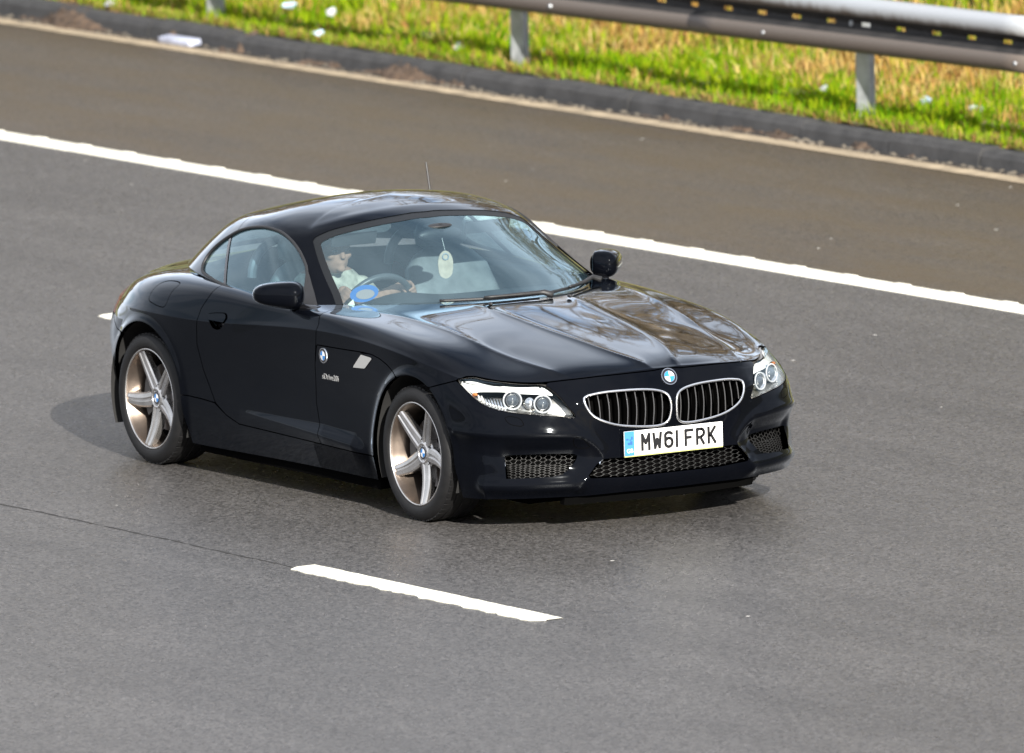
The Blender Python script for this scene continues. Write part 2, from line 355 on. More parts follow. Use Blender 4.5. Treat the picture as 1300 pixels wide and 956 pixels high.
# ---- grass: single blades
def blades(name, N, srange, tfun, hfun, colfun, wbase=.006, seed=1, lean=.5):
    rr = np.random.default_rng(seed)
    s_ = rr.uniform(*srange, N); t_ = tfun(rr, N); h = hfun(rr, N, s_, t_)
    base = RD[None]*s_[:, None]+RN[None]*t_[:, None]; base[:, 2] = bank_z(t_)-.008
    a = rr.uniform(0, 2*np.pi, N); ld = np.stack([np.cos(a), np.sin(a), np.zeros(N)], 1); ln = np.abs(rr.normal(0, lean, N))
    a2 = rr.uniform(0, np.pi, N); wd = np.stack([np.cos(a2), np.sin(a2), np.zeros(N)], 1)*(wbase*rr.uniform(.6, 1.4, N))[:, None]
    up = np.array([0, 0, 1.])
    m1 = base+up*(h*.55)[:, None]+ld*(h*ln*.3)[:, None]
    tip = base+up*(h*(1-.25*np.clip(ln, 0, 1.5)))[:, None]+ld*(h*ln*.95)[:, None]
    V = np.stack([base-wd, base+wd, m1-wd*.75, m1+wd*.75, tip], 1).reshape(-1, 3)
    o = np.arange(N)*5
    me = bpy.data.meshes.new(name)
    quad = np.stack([o, o+1, o+3, o+2], 1); tri = np.stack([o+2, o+3, o+4], 1)
    me.vertices.add(len(V)); me.vertices.foreach_set('co', V.ravel())
    loops = np.concatenate([quad.ravel(), tri.ravel()]); me.loops.add(len(loops)); me.loops.foreach_set('vertex_index', loops)
    me.polygons.add(2*N); ls = np.concatenate([np.arange(N)*4, 4*N+np.arange(N)*3]); lt = np.concatenate([np.full(N, 4), np.full(N, 3)])
    me.polygons.foreach_set('loop_start', ls); me.polygons.foreach_set('loop_total', lt); me.update(calc_edges=True)
    c = colfun(rr, N, s_, t_); col = np.concatenate([np.repeat(c, 5, 0), np.ones((5*N, 1))], 1)
    at_ = me.color_attributes.new('blade', 'FLOAT_COLOR', 'POINT'); at_.data.foreach_set('color', col.ravel())
    return me
gmat = bpy.data.materials.new('grass_blade'); gmat.use_nodes = True; t = gmat.node_tree; b = t.nodes['Principled BSDF']
va = t.nodes.new('ShaderNodeVertexColor'); va.layer_name = 'blade'
t.links.new(va.outputs[0], b.inputs['Base Color']); b.inputs['Roughness'].default_value = .7; b.inputs['Specular IOR Level'].default_value = .04
tl = t.nodes.new('ShaderNodeBsdfTranslucent'); t.links.new(va.outputs[0], tl.inputs[0]); ms = t.nodes.new('ShaderNodeMixShader'); ms.inputs[0].default_value = .3
t.links.new(b.outputs[0], ms.inputs[1]); t.links.new(tl.outputs[0], ms.inputs[2]); t.links.new(ms.outputs[0], t.nodes['Material Output'].inputs[0])
_pn = np.random.default_rng(11).uniform(0, 1, (64, 64))
def vnoise(x, y):
    xi, yi = np.floor(x).astype(int), np.floor(y).astype(int); fx_, fy_ = x-xi, y-yi; fx_ = fx_*fx_*(3-2*fx_); fy_ = fy_*fy_*(3-2*fy_)
    g = lambda a, c: _pn[a % 64, c % 64]
    return (g(xi, yi)*(1-fx_)+g(xi+1, yi)*fx_)*(1-fy_)+(g(xi, yi+1)*(1-fx_)+g(xi+1, yi+1)*fx_)*fy_
def patch(s, t): # clumpy field 0..1
    return np.clip(.5+1.25*(.62*vnoise(s*1.9+40, t*2.6+9)+.38*vnoise(s*5.3+7, t*6.1+3)-.5), 0, 1)
def col_verge(rr, N, s, t):
    g = np.array([[.145, .26, .004], [.20, .29, .005], [.08, .19, .004], [.26, .32, .010]])[rr.integers(0, 4, N)]
    d = np.array([[.44, .29, .08], [.36, .21, .055], [.50, .38, .13], [.22, .115, .04]])[rr.integers(0, 4, N)]
    far = np.clip((t-8.85)/1.0, 0, 1)
    pg = np.clip(.98-.62*far+1.5*(patch(s, t)-.5), .05, .98)
    k = (rr.uniform(0, 1, N) < pg)[:, None]
    return np.where(k, g, d)*rr.uniform(.75, 1.2, N)[:, None]
def h_verge(rr, N, s, t): return rr.uniform(.045, .13, N)*(.45+1.2*patch(s*1.7, t*1.3))*(.8+.6*np.clip((t-9)/1.5, 0, 1))
me = blades('grass', 95000, (-23, -6.5), lambda r_, n: 8.66+np.abs(r_.beta(1.0, 1.35, n))*4.6, h_verge, col_verge, .0062, 3, .6)
link('grass', me, gmat, kind='stuff')
def col_dead(rr, N, s, t):
    d = np.array([[.50, .36, .13], [.40, .26, .09], [.58, .45, .2], [.30, .19, .08]])[rr.integers(0, 4, N)]
    return d*rr.uniform(.8, 1.2, N)[:, None]
me = blades('dry_grass', 15000, (-24, -6.5), lambda r_, n: 9.25+r_.beta(1.1, 1.2, n)*4.2, lambda r_, n, s, t: r_.uniform(.05, .17, n)*(.4+.9*patch(s*1.2, t)), col_dead, .005, 5, 1.1)
link('dry_grass', me, gmat, kind='stuff')
me = blades('kerb_grass', 5200, (-23, -6), lambda r_, n: 8.645+np.abs(r_.normal(0, .035, n)), lambda r_, n, s, t: r_.uniform(.03, .10, n), lambda r_, n, s, t: np.where((r_.uniform(0, 1, n) < .5)[:, None], np.array([[.22, .3, .03]]), np.array([[.30, .19, .07]]))*r_.uniform(.7, 1.1, n)[:, None], .005, 8, 1.0)
link('kerb_grass', me, gmat, kind='stuff')

# ---- crash barrier: corrugated beam on posts
galv = mat('galvanised_steel', (.40, .42, .44), .42, metal=.75, var=.22, vscale=12, bump=.1, bscale=60)
grimy = mat('grimy_steel', (.075, .066, .058), .75, metal=.1, var=.5, vscale=8, bump=.2, bscale=40)
bmat = bpy.data.materials.new('barrier_beam'); bmat.use_nodes = True; t = bmat.node_tree; b = t.nodes['Principled BSDF']
# weathered zinc turning darker and brown below the top wave, with a noise-broken edge
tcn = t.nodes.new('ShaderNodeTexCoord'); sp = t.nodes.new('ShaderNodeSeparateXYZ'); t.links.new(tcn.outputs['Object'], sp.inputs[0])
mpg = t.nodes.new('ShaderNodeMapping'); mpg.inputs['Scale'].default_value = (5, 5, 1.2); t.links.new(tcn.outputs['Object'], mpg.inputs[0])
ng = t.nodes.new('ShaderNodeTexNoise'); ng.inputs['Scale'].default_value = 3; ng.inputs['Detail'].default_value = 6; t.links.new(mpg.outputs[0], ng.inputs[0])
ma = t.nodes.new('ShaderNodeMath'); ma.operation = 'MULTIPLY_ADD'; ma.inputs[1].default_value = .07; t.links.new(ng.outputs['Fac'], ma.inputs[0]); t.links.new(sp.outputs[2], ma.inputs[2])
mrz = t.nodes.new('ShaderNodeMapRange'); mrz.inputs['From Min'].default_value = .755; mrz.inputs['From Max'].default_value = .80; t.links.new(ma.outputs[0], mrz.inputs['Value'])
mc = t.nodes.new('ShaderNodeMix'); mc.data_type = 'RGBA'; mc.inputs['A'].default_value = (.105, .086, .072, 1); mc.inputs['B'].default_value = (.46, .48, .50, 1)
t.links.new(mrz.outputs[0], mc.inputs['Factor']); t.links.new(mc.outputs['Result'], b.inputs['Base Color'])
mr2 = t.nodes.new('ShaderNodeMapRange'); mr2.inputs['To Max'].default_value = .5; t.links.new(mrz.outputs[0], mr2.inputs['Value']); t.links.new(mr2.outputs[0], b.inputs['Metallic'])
b.inputs['Roughness'].default_value = .5
webm = mat('barrier_valley_dark', (.016, .015, .015), .7, var=.5, vscale=9)  # valley strips coloured darker than the waves
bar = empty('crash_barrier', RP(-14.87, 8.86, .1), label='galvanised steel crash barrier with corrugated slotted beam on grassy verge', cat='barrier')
def bp_(o): o.parent = bar; o.matrix_parent_inverse = bar.matrix_basis.inverted()
# beam profile (t offset towards the road is negative, z)
BZ = .515
prof = []
for z_, t_ in [(0, .035), (.012, .004), (.04, -.012), (.075, -.012), (.10, .0), (.125, .052), (.144, .062), (.169, .062), (.187, .052), (.212, .0), (.237, -.012), (.272, -.012), (.30, .004), (.312, .035)]:
    prof.append((8.66+t_, BZ+z_))
def beam(s0, s1, off=0.):
    b_ = MB(); st = [s0]; x = s0+.1; slots = []
    k0 = math.ceil((s0+.1-(-15.0))/.36); 
    xs = [s0]; hole = []
    k = k0
    while -15.0+k*.36+.05 < s1-.05:
        c_ = -15.0+k*.36; xs += [c_-.045, c_+.045]; hole.append(len(xs)-2); k += 1
    xs.append(s1); n = len(prof)
    MI = []; V = [RP(x_, p[0]-off, p[1]+.0115*(x_+10.3)) for x_ in xs for p in prof]; F = []
    for i in range(len(xs)-1):
        for j in range(n-1):
            if i in hole and j == 6: continue
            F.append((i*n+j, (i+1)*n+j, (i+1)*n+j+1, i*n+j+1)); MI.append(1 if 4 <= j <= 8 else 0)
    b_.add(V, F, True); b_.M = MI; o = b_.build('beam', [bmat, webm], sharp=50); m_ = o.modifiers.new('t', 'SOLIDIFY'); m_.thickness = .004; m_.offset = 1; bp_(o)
bs = -29.3
for k in range(10): beam(bs+k*3.3, bs+(k+1)*3.3+.22, .005*(k % 2)); 
for k, s_ in enumerate((-29.2, -25.6, -22.0, -18.45, -14.92, -11.2, -7.6, -4.0, -.4)):
    b_ = MB()
    pr = [(0, 0), (.10, 0), (.10, .012), (.094, .012), (.094, .006), (.006, .006), (.006, .05), (.0, .05)]   # Z-section web and flanges, (s,t)
    zt, zb = .77+.0115*(s_+10.3), .02
    w_, fl = .105, .055
    sec = [(0, 0), (0, w_), (.035, w_), (.035, w_-.006), (.006, w_-.006), (.006, 0)]
    V = [RP(s_-.02+a, 8.755+c, zb) for a, c in sec]+[RP(s_-.02+a, 8.755+c, zt) for a, c in sec]; n = len(sec)
    b_.add(V, [(i, (i+1) % n, n+(i+1) % n, n+i) for i in range(n)]+[tuple(range(2*n-1, n-1, -1))], False)
    bp_(b_.build('post', galv, sharp=0))
    b_ = MB(); b_.box(RP(s_, 8.735, BZ+.156+.0115*(s_+10.3)), (.06, .04, .10)); bp_(b_.build('spacer_bracket', grimy, sharp=0))
    b_ = MB(); b_.lathe([(0, -.01), (.016, -.009), (.018, 0)], 10, RP(s_+.02, 8.712, BZ+.156+.0115*(s_+10.3))); bp_(b_.build('bolt', galv))
for s_ in (-9.42, -14.3, -12.0, -16.4, -17.6):
    b_ = MB(); b_.lathe([(0, -.012), (.012, -.01), (.016, 0), (.016, .012)], 10, RP(s_, 8.645, BZ+.055+.0115*(s_+10.3))); bp_(b_.build('bolt', galv))

# ---- litter
def crumple(c, r, seed, flat=.6, name='litter', m=None, **k):
    rr = np.random.default_rng(seed); bm = bmesh.new(); bmesh.ops.create_icosphere(bm, subdivisions=2, radius=1)
    for v in bm.verts: v.co = Vector((v.co.x*r[0], v.co.y*r[1], v.co.z*r[2]))*float(rr.uniform(.55, 1.1))
    me = bpy.data.meshes.new(name); bm.to_mesh(me); bm.free(); o = link(name, me, m, **k); o.location = c; o.rotation_euler = (rr.uniform(-.3, .3), rr.uniform(-.3, .3), rr.uniform(0, 6)); return o
wp = mat('white_litter', (.36, .37, .39), .5, var=.1, vscale=30); bp2 = mat('blue_litter', (.42, .55, .68), .35, var=.2, vscale=30)
def gpix(px, py, z): # ground point seen at a pixel
    d = CF*FPX+CR*(px-PX0)-CU*(py-PY0); tt_ = (z-CAMPOS[2])/d[2]; return CAMPOS+d*tt_
for i, (px, py, z, r_, m_, lab) in enumerate([
    (583, 60, .16, (.05, .035, .03), wp, 'crumpled white paper scrap in grass between two barrier posts'),
    (690, 66, .15, (.03, .026, .022), wp, 'small white scrap in grass just beside a barrier post base'),
    (420, 15, .2, (.035, .022, .035), wp, 'upright white scrap of litter in dry grass'),
    (367, 7, .2, (.07, .03, .025), bp2, 'pale blue flattened wrapper lying in grass'),
    (1046, 113, .15, (.03, .03, .025), wp, 'tiny white scrap in dry grass before a barrier post'),
    (1175, 128, .16, (.04, .035, .03), bp2, 'small bluish litter scrap in long green grass'),
    (1240, 138, .17, (.08, .03, .025), wp, 'long thin whitish litter strip in grass'),
    (140, 5, .14, (.04, .03, .03), wp, 'small white scrap on the verge above bare soil'),
    (405, 42, .15, (.04, .03, .02), bp2, 'faint bluish scrap among short green grass')]):
    crumple(gpix(px, py, z), r_, 20+i, m=m_, label=lab, cat='litter')
# flattened carton in the gutter
b_ = MB(); c_ = gpix(228, 51.5, .03)
b_.box((0, 0, .0), (.36, .085, .035), bev=.006); o = b_.build('carton', mat('carton_card', (.40, .43, .54), .45, var=.22, vscale=16), label='flattened pale blue carton lying in the gutter against kerb', cat='litter')
o.location = c_; o.rotation_euler = (.12, 0, PHI+.02)

# ---- bare trees and scrub along the top of the cutting (outside the frame, seen mirrored in the paintwork)
bark = mat('bark', (.085, .062, .042), .9, var=.35, vscale=6); twig = mat('twigs', (.135, .092, .045), .9, var=.3, vscale=4)
def tree_mesh(seed, H):
    rr = random.Random(seed); tr = MB(); cr_ = MB()
    def branch(p, d, ln, r, lv):
        pts = [p]; q = p.copy(); dd = d.copy(); n = 4
        for i in range(n):
            dd = dd+np.array([rr.gauss(0, .13), rr.gauss(0, .13), rr.gauss(.05, .08)]); dd /= np.linalg.norm(dd); q = q+dd*ln/n; pts.append(q.copy())
        r_ = max(r, .034 if lv < 4 else .026); (tr if lv < 2 else cr_).tube(pts, np.linspace(r_, r_*.6, n+1), 5 if lv < 2 else 3, caps=False)
        if lv >= 4: return
        for i in range(4 if lv else 8):
            k = rr.randint(2 if lv else 1, n); a = rr.uniform(0, 6.28); e_ = rr.uniform(.5, 1.0)
            nd = dd*math.cos(e_)+np.array([math.cos(a), math.sin(a), .25])*math.sin(e_); nd /= np.linalg.norm(nd)
            branch(pts[k], nd, ln*rr.uniform(.5, .72), r*.5*rr.uniform(.7, 1), lv+1)
    branch(np.zeros(3), np.array([0, 0, 1.]), H*.55, H*.018, 0)
    return tr, cr_
protos = []
for k in range(3):
    tr, cr_ = tree_mesh(50+k, 9.5+k)
    protos.append((tr, cr_, None))
tmeshes = []
first = {}
spots = []
for k in range(44):
    spots.append((-12-k*2.6+random.uniform(-1.5, 1.5), random.uniform(18, 28)))
for k, (s_, t_) in enumerate(spots):
    p_ = k % 3; root = empty('bare_tree', RP(s_, t_, float(bank_z(np.array(t_)))-.1), label='leafless brown tree standing on the embankment above the verge', cat='tree', group='bare trees along the embankment')
    root.rotation_euler.z = random.uniform(0, 6); sc_ = random.uniform(.8, 1.15); sc_ *= .98; root.scale = (sc_,)*3
    if p_ not in first:
        a = protos[p_][0].build('trunk', bark, sharp=0); c = protos[p_][1].build('crown', twig, sharp=0); first[p_] = (a, c); a.parent = root; c.parent = root
    else:
        for o_ in first[p_]:
            n_ = o_.copy(); COL.objects.link(n_); n_.parent = root
# scrub understorey
rr = np.random.default_rng(5); N = 46000
s_ = rr.uniform(-130, -4, N); t_ = rr.uniform(15.5, 24, N); h_ = rr.uniform(.15, 1, N)*(1.6+1.2*np.sin(s_*.35)+.7*np.sin(s_*1.3+t_))
h_ = np.clip(h_*1.75, .1, 5.6); c = RD[None]*s_[:, None]+RN[None]*t_[:, None]; c[:, 2] = bank_z(t_)+h_
d1 = rr.normal(0, 1, (N, 3)); d1 /= np.linalg.norm(d1, axis=1)[:, None]; d2 = rr.normal(0, 1, (N, 3)); d2 /= np.linalg.norm(d2, axis=1)[:, None]
L_ = rr.uniform(.2, .6, N)[:, None]; W_ = rr.uniform(.05, .16, N)[:, None]
V = np.stack([c-d1*L_, c+d2*W_, c+d1*L_], 1).reshape(-1, 3); F = np.arange(3*N).reshape(-1, 3)
pyobj('scrub', V, F, mat('scrub_leaf', (.095, .072, .028), .8, var=.5, vscale=1.2), smooth=False, kind='stuff')
# =================================================================== the car
# car frame: x forward from the front axle, y to the car's left, z up; ground z = 0
WB = 2.496
car = empty('sports_car', (-1.25, 0, 0), label='black two-seat hardtop roadster driving on the motorway', cat='car')
def own(o, parent=None):
    if parent is None: o.parent = car; o.matrix_parent_inverse = car.matrix_basis.inverted()
    else: o.parent = parent
    return o

paintm = bpy.data.materials.new('black_paint'); paintm.use_nodes = True; t = paintm.node_tree; t.nodes.clear(); N_ = t.nodes.new; L_ = t.links.new
# near-black base under clear lacquer whose reflectance climbs steeply towards grazing angles
o_ = N_('ShaderNodeOutputMaterial'); df = N_('ShaderNodeBsdfDiffuse'); gl = N_('ShaderNodeBsdfGlossy'); mx_ = N_('ShaderNodeMixShader')
lw = N_('ShaderNodeLayerWeight'); lw.inputs['Blend'].default_value = .5        # facing = 1 - cos
pw = N_('ShaderNodeMath'); pw.operation = 'POWER'; pw.inputs[1].default_value = 8.0; L_(lw.outputs['Facing'], pw.inputs[0])
ml = N_('ShaderNodeMath'); ml.operation = 'MULTIPLY_ADD'; ml.use_clamp = True; ml.inputs[1].default_value = 5.9; ml.inputs[2].default_value = .009; L_(pw.outputs[0], ml.inputs[0])
L_(ml.outputs[0], mx_.inputs[0]); L_(df.outputs[0], mx_.inputs[1]); L_(gl.outputs[0], mx_.inputs[2]); L_(mx_.outputs[0], o_.inputs[0])
gl.inputs['Color'].default_value = (.88, .94, 1, 1)
tcn = N_('ShaderNodeTexCoord'); n1 = N_('ShaderNodeTexNoise'); n1.inputs['Scale'].default_value = 9; n1.inputs['Detail'].default_value = 9; n1.inputs['Roughness'].default_value = .7
mp = N_('ShaderNodeMapping'); mp.inputs['Scale'].default_value = (.4, 1, 1.4); L_(tcn.outputs['Object'], mp.inputs[0]); L_(mp.outputs[0], n1.inputs[0])
r = N_('ShaderNodeMapRange'); r.inputs['From Min'].default_value = .35; r.inputs['From Max'].default_value = .8; r.inputs['To Min'].default_value = .03; r.inputs['To Max'].default_value = .075
L_(n1.outputs['Fac'], r.inputs['Value']); L_(r.outputs[0], gl.inputs['Roughness'])
rd = N_('ShaderNodeMapRange'); rd.inputs['From Min'].default_value = .45; rd.inputs['From Max'].default_value = .85; rd.inputs['To Max'].default_value = .008
L_(n1.outputs['Fac'], rd.inputs['Value']); mc = N_('ShaderNodeMix'); mc.data_type = 'RGBA'; mc.inputs['A'].default_value = (.0016, .0020, .0034, 1); mc.inputs['B'].default_value = (.12, .105, .09, 1)
L_(rd.outputs[0], mc.inputs['Factor']); L_(mc.outputs['Result'], df.inputs['Color'])

blackp = mat('black_plastic', (.012, .012, .013), .5, var=.2, vscale=30)
gloss = mat('gloss_black', (.006, .006, .007), .12, coat=.6)
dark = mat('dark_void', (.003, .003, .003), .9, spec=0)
rubber = mat('rubber_seal', (.010, .010, .011), .55)
chrome = mat('chrome', (.78, .78, .79), .12, metal=1, var=.05, vscale=30)
satin = mat('satin_metal', (.50, .48, .46), .25, metal=1, var=.15, vscale=18)

# ---------------------------------------------------------------- spline surfaces
def bs_matrix(nctrl, counts):
    "rows sample the uniform cubic B-spline; control index 0 and nctrl+1 are phantoms"
    rows = []
    for i in range(nctrl-1):
        m = counts[i]
        for k in range(m + (1 if i == nctrl-2 else 0)):
            u = k/m; w_ = np.zeros(nctrl+2)
            w_[i:i+4] = [(1-u)**3/6, (3*u**3-6*u*u+4)/6, (-3*u**3+3*u*u+3*u+1)/6, u**3/6]; rows.append(w_)
    return np.array(rows)
MIR = np.array([1, -1, 1.])
def surface(C, cell=.010, fit=.75, iters=2, fold=True):
    "C[ns,nv,3] right half given with y>0. Symmetric at both s ends; last v rail lies on the centreline"
    ns, nv, _ = C.shape
    def ext_s(Q): return np.concatenate([Q[1:2]*MIR, Q, Q[-2:-1]*MIR], 0)
    def ext_v(Q): return np.concatenate([2*Q[:, :1]-Q[:, 1:2], Q, (Q[:, -2:-1]*MIR if fold else 2*Q[:, -1:]-Q[:, -2:-1])], 1)
    Q = C.copy()
    for _ in range(iters):
        E = ext_s(Q); A = (E[:-2]+4*E[1:-1]+E[2:])/6
        E = ext_v(A); A = (E[:, :-2]+4*E[:, 1:-1]+E[:, 2:])/6
        Q = Q+fit*(C-A)
    ls = np.linalg.norm(np.diff(C, axis=0), axis=2).max(1); lv = np.linalg.norm(np.diff(C, axis=1), axis=2).max(0)
    cs = [max(3, int(round(l/cell))) for l in ls]; cv = [max(2, int(round(l/cell))) for l in lv]
    Bs = bs_matrix(ns, cs); Bv = bs_matrix(nv, cv)
    P = np.einsum('ai,ijk->ajk', Bs, ext_s(Q)); 
    P = np.einsum('bj,ajk->abk', Bv, ext_v(P))
    P[0, :, 1] = 0; P[-1, :, 1] = 0
    if fold: P[:, -1, 1] = 0
    P[..., 1] *= -1
    return P, np.concatenate([[0], np.cumsum(cs)]), np.concatenate([[0], np.cumsum(cv)])
def grid_normals(P, fold=True):
    du = np.gradient(P, axis=0); dv = np.gradient(P, axis=1); N = np.cross(du, dv)
    ln = np.linalg.norm(N, axis=2, keepdims=True); bad = ln[..., 0] < 1e-12; N = N/np.maximum(ln, 1e-12)
    N[bad] = (0, 0, 1)
    N[0, :, 1] = 0; N[-1, :, 1] = 0
    if fold: N[:, -1, 1] = 0
    N /= np.maximum(np.linalg.norm(N, axis=2, keepdims=True), 1e-9)
    return N
class Surf:
    def __init__(s, P, fold=True, flip=None):
        s.P = P; s.N = grid_normals(P, fold)
        c = P.reshape(-1, 3).mean(0)*np.array([1, 0, 1])
        if ((P-c)*s.N).sum(2).mean() < 0: s.N = -s.N; s.flip = True
        else: s.flip = False
        d = P-CAMPOS; z = d@CF; s.uv = np.stack([PX0+FPX*(d@CR)/z, PY0-FPX*(d@CU)/z], -1); s.depth = z
        s.facing = (s.N*(-d)).sum(2) > 0
        s.gu = np.gradient(s.uv, axis=0); s.gv = np.gradient(s.uv, axis=1)
    def hit(s, px, py):
        dd = ((s.uv-np.array([px, py]))**2).sum(2); dd = np.where(s.facing, dd, 1e9)
        cand = dd < max(dd.min()*4, 16)
        dz = np.where(cand, s.depth, 1e9); near = dz < dz.min()+.25
        i, j = np.unravel_index(np.argmin(np.where(cand & near, dd, 1e9)), dd.shape)
        J = np.stack([s.gu[i, j], s.gv[i, j]], 1); e = np.array([px, py])-s.uv[i, j]
        try: st = np.clip(np.linalg.solve(J, e), -1.5, 1.5)
        except Exception: st = np.zeros(2)
        fi = np.clip(i+st[0], 0, s.P.shape[0]-1.001); fj = np.clip(j+st[1], 0, s.P.shape[1]-1.001)
        return s.lerp(s.P, fi, fj), s.lerp(s.N, fi, fj)
    def lerp(s, A, fi, fj):
        i, j = int(fi), int(fj); a, c = fi-i, fj-j
        return (A[i, j]*(1-a)*(1-c)+A[i+1, j]*a*(1-c)+A[i, j+1]*(1-a)*c+A[i+1, j+1]*a*c)
    def pts(s, L): return np.array([s.hit(*p)[0] for p in L])
def sdpoly(X, poly):
    "signed distance to a closed polygon (negative inside); X[...,2]"
    X = np.asarray(X); sh = X.shape[:-1]; X = X.reshape(-1, 2); A = np.asarray(poly, float); B = np.roll(A, -1, 0)
    d = np.full(len(X), 1e18); ins = np.zeros(len(X), bool)
    for a, c in zip(A, B):
        e = c-a; w_ = X-a; tt_ = np.clip((w_@e)/(e@e+1e-18), 0, 1); q = w_-tt_[:, None]*e; d = np.minimum(d, (q*q).sum(1))
        cond = (a[1] > X[:, 1]) != (c[1] > X[:, 1])
        with np.errstate(divide='ignore', invalid='ignore'):
            xc = (c[0]-a[0])*(X[:, 1]-a[1])/(c[1]-a[1]+1e-18)+a[0]
        ins ^= cond & (X[:, 0] < xc)
    d = np.sqrt(d); return np.where(ins, -d, d).reshape(sh)
def smooth_poly(P, n=6, closed=True):
    "Catmull-Rom densify"
    P = np.asarray(P, float); m = len(P); o = []
    for i in range(m if closed else m-1):
        g = (lambda k: P[k % m]) if closed else (lambda k: P[min(max(k, 0), m-1)])
        p0, p1, p2, p3 = g(i-1), g(i), g(i+1), g(i+2)
        for k in range(n):
            u = k/n; o.append(.5*((2*p1)+(-p0+p2)*u+(2*p0-5*p1+4*p2-p3)*u*u+(-p0+3*p1-3*p2+p3)*u**3))
    if not closed: o.append(P[-1])
    return np.array(o)
def clip_panel(S, F, depth=.012, skirt=True, off=0.):
    "marching clip of the grid where F<0; returns verts, normals, faces, flat flag"
    P, N = S.P, S.N; ni, nj = F.shape; ins = F < 0
    idx = np.arange(ni*nj).reshape(ni, nj); Pf = P.reshape(-1, 3)+off*N.reshape(-1, 3); Nf = N.reshape(-1, 3); Ff = F.ravel()
    cnt = ins[:-1, :-1].astype(int)+ins[1:, :-1]+ins[1:, 1:]+ins[:-1, 1:]
    full = np.argwhere(cnt == 4); part = np.argwhere((cnt > 0) & (cnt < 4))
    i, j = full[:, 0], full[:, 1]
    Q = np.stack([idx[i, j], idx[i+1, j], idx[i+1, j+1], idx[i, j+1]], 1)
    faces = Q.tolist(); extraP = []; extraN = []; emap = {}; segs = []; base = ni*nj
    def cross(a, c):
        k = (a, c) if a < c else (c, a)
        if k not in emap:
            u = Ff[k[0]]/(Ff[k[0]]-Ff[k[1]]); emap[k] = base+len(extraP)
            extraP.append(Pf[k[0]]*(1-u)+Pf[k[1]]*u); n_ = Nf[k[0]]*(1-u)+Nf[k[1]]*u; extraN.append(n_/(np.linalg.norm(n_)+1e-12))
        return emap[k]
    for i, j in part:
        q = [idx[i, j], idx[i+1, j], idx[i+1, j+1], idx[i, j+1]]; poly = []; xs = []
        for k in range(4):
            a, c = q[k], q[(k+1) % 4]
            if Ff[a] < 0: poly.append(a)
            if (Ff[a] < 0) != (Ff[c] < 0):
                x = cross(a, c); poly.append(x); xs.append((x, Ff[a] < 0))
        if len(poly) >= 3: faces.append(poly)
        if len(xs) == 2:
            a, c = (xs[0][0], xs[1][0]) if xs[0][1] else (xs[1][0], xs[0][0]); segs.append((a, c))
    if S.flip: faces = [f[::-1] for f in faces]
    if not faces: return np.zeros((0, 3)), np.zeros((0, 3)), [], []
    allP = np.concatenate([Pf, np.array(extraP).reshape(-1, 3)]); allN = np.concatenate([Nf, np.array(extraN).reshape(-1, 3)])
    used = np.unique(np.concatenate([np.asarray(f) for f in faces])); mp_ = -np.ones(len(allP), int); mp_[used] = np.arange(len(used))
    V = allP[used]; NN = allN[used]; FF = [[int(mp_[k]) for k in f] for f in faces]; flat = [False]*len(FF)
    bloop = segs
    if skirt:
        sv = []; sn = []; sf = []; o = len(V)
        for a, c in segs:
            A, B_ = allP[a], allP[c]; na, nb = allN[a], allN[c]
            wn_ = np.cross(B_-A, na); l = np.linalg.norm(wn_); wn_ = wn_/l if l > 1e-9 else na
            k = o+len(sv); r1 = .0015
            sv += [A, B_, B_-nb*depth, A-na*depth]; sn += [wn_]*4; sf.append([k, k+1, k+2, k+3] if S.flip else [k+3, k+2, k+1, k])
        if sv: V = np.concatenate([V, np.array(sv)]); NN = np.concatenate([NN, np.array(sn)]); FF += sf; flat += [True]*len(sf)
    return V, NN, FF, segs and [ (allP[a], allP[c]) for a, c in segs]
def panel(name, S, F, m, side, depth=.012, parent=None, off=0., skirt=True, **k):
    "side: 'R', 'L' or 'B' (both halves joined)"
    V, NN, FF, _ = clip_panel(S, F, depth, skirt, off)
    if len(V) == 0: print('EMPTY PANEL', name); return None
    VL, NL, FL = V*MIR, NN*MIR, [f[::-1] for f in FF]
    if side == 'L': V, NN, FF = VL, NL, FL
    if side == 'B': n = len(V); V = np.concatenate([V, VL]); NN = np.concatenate([NN, NL]); FF = FF+[[a+n for a in f] for f in FL]
    me = bpy.data.meshes.new(name); me.from_pydata(V.tolist(), [], FF); me.update(); me.shade_smooth()
    me.normals_split_custom_set_from_vertices(NN.tolist())
    o = link(name, me, m, **k); own(o, parent); return o
def boundary_loop(S, F, off=0.):
    _, _, _, segs = clip_panel(S, F, skirt=False, off=off)
    nxt = {}
    key = lambda p: tuple(np.round(p, 5))
    for a, c in segs: nxt[key(a)] = (c, key(c))
    st = next(iter(nxt)); loop = [np.array(st)]; k = st
    for _ in range(len(nxt)):
        if k not in nxt: break
        p, k = nxt[k]; loop.append(p)
        if k == st: break
    return np.array(loop)

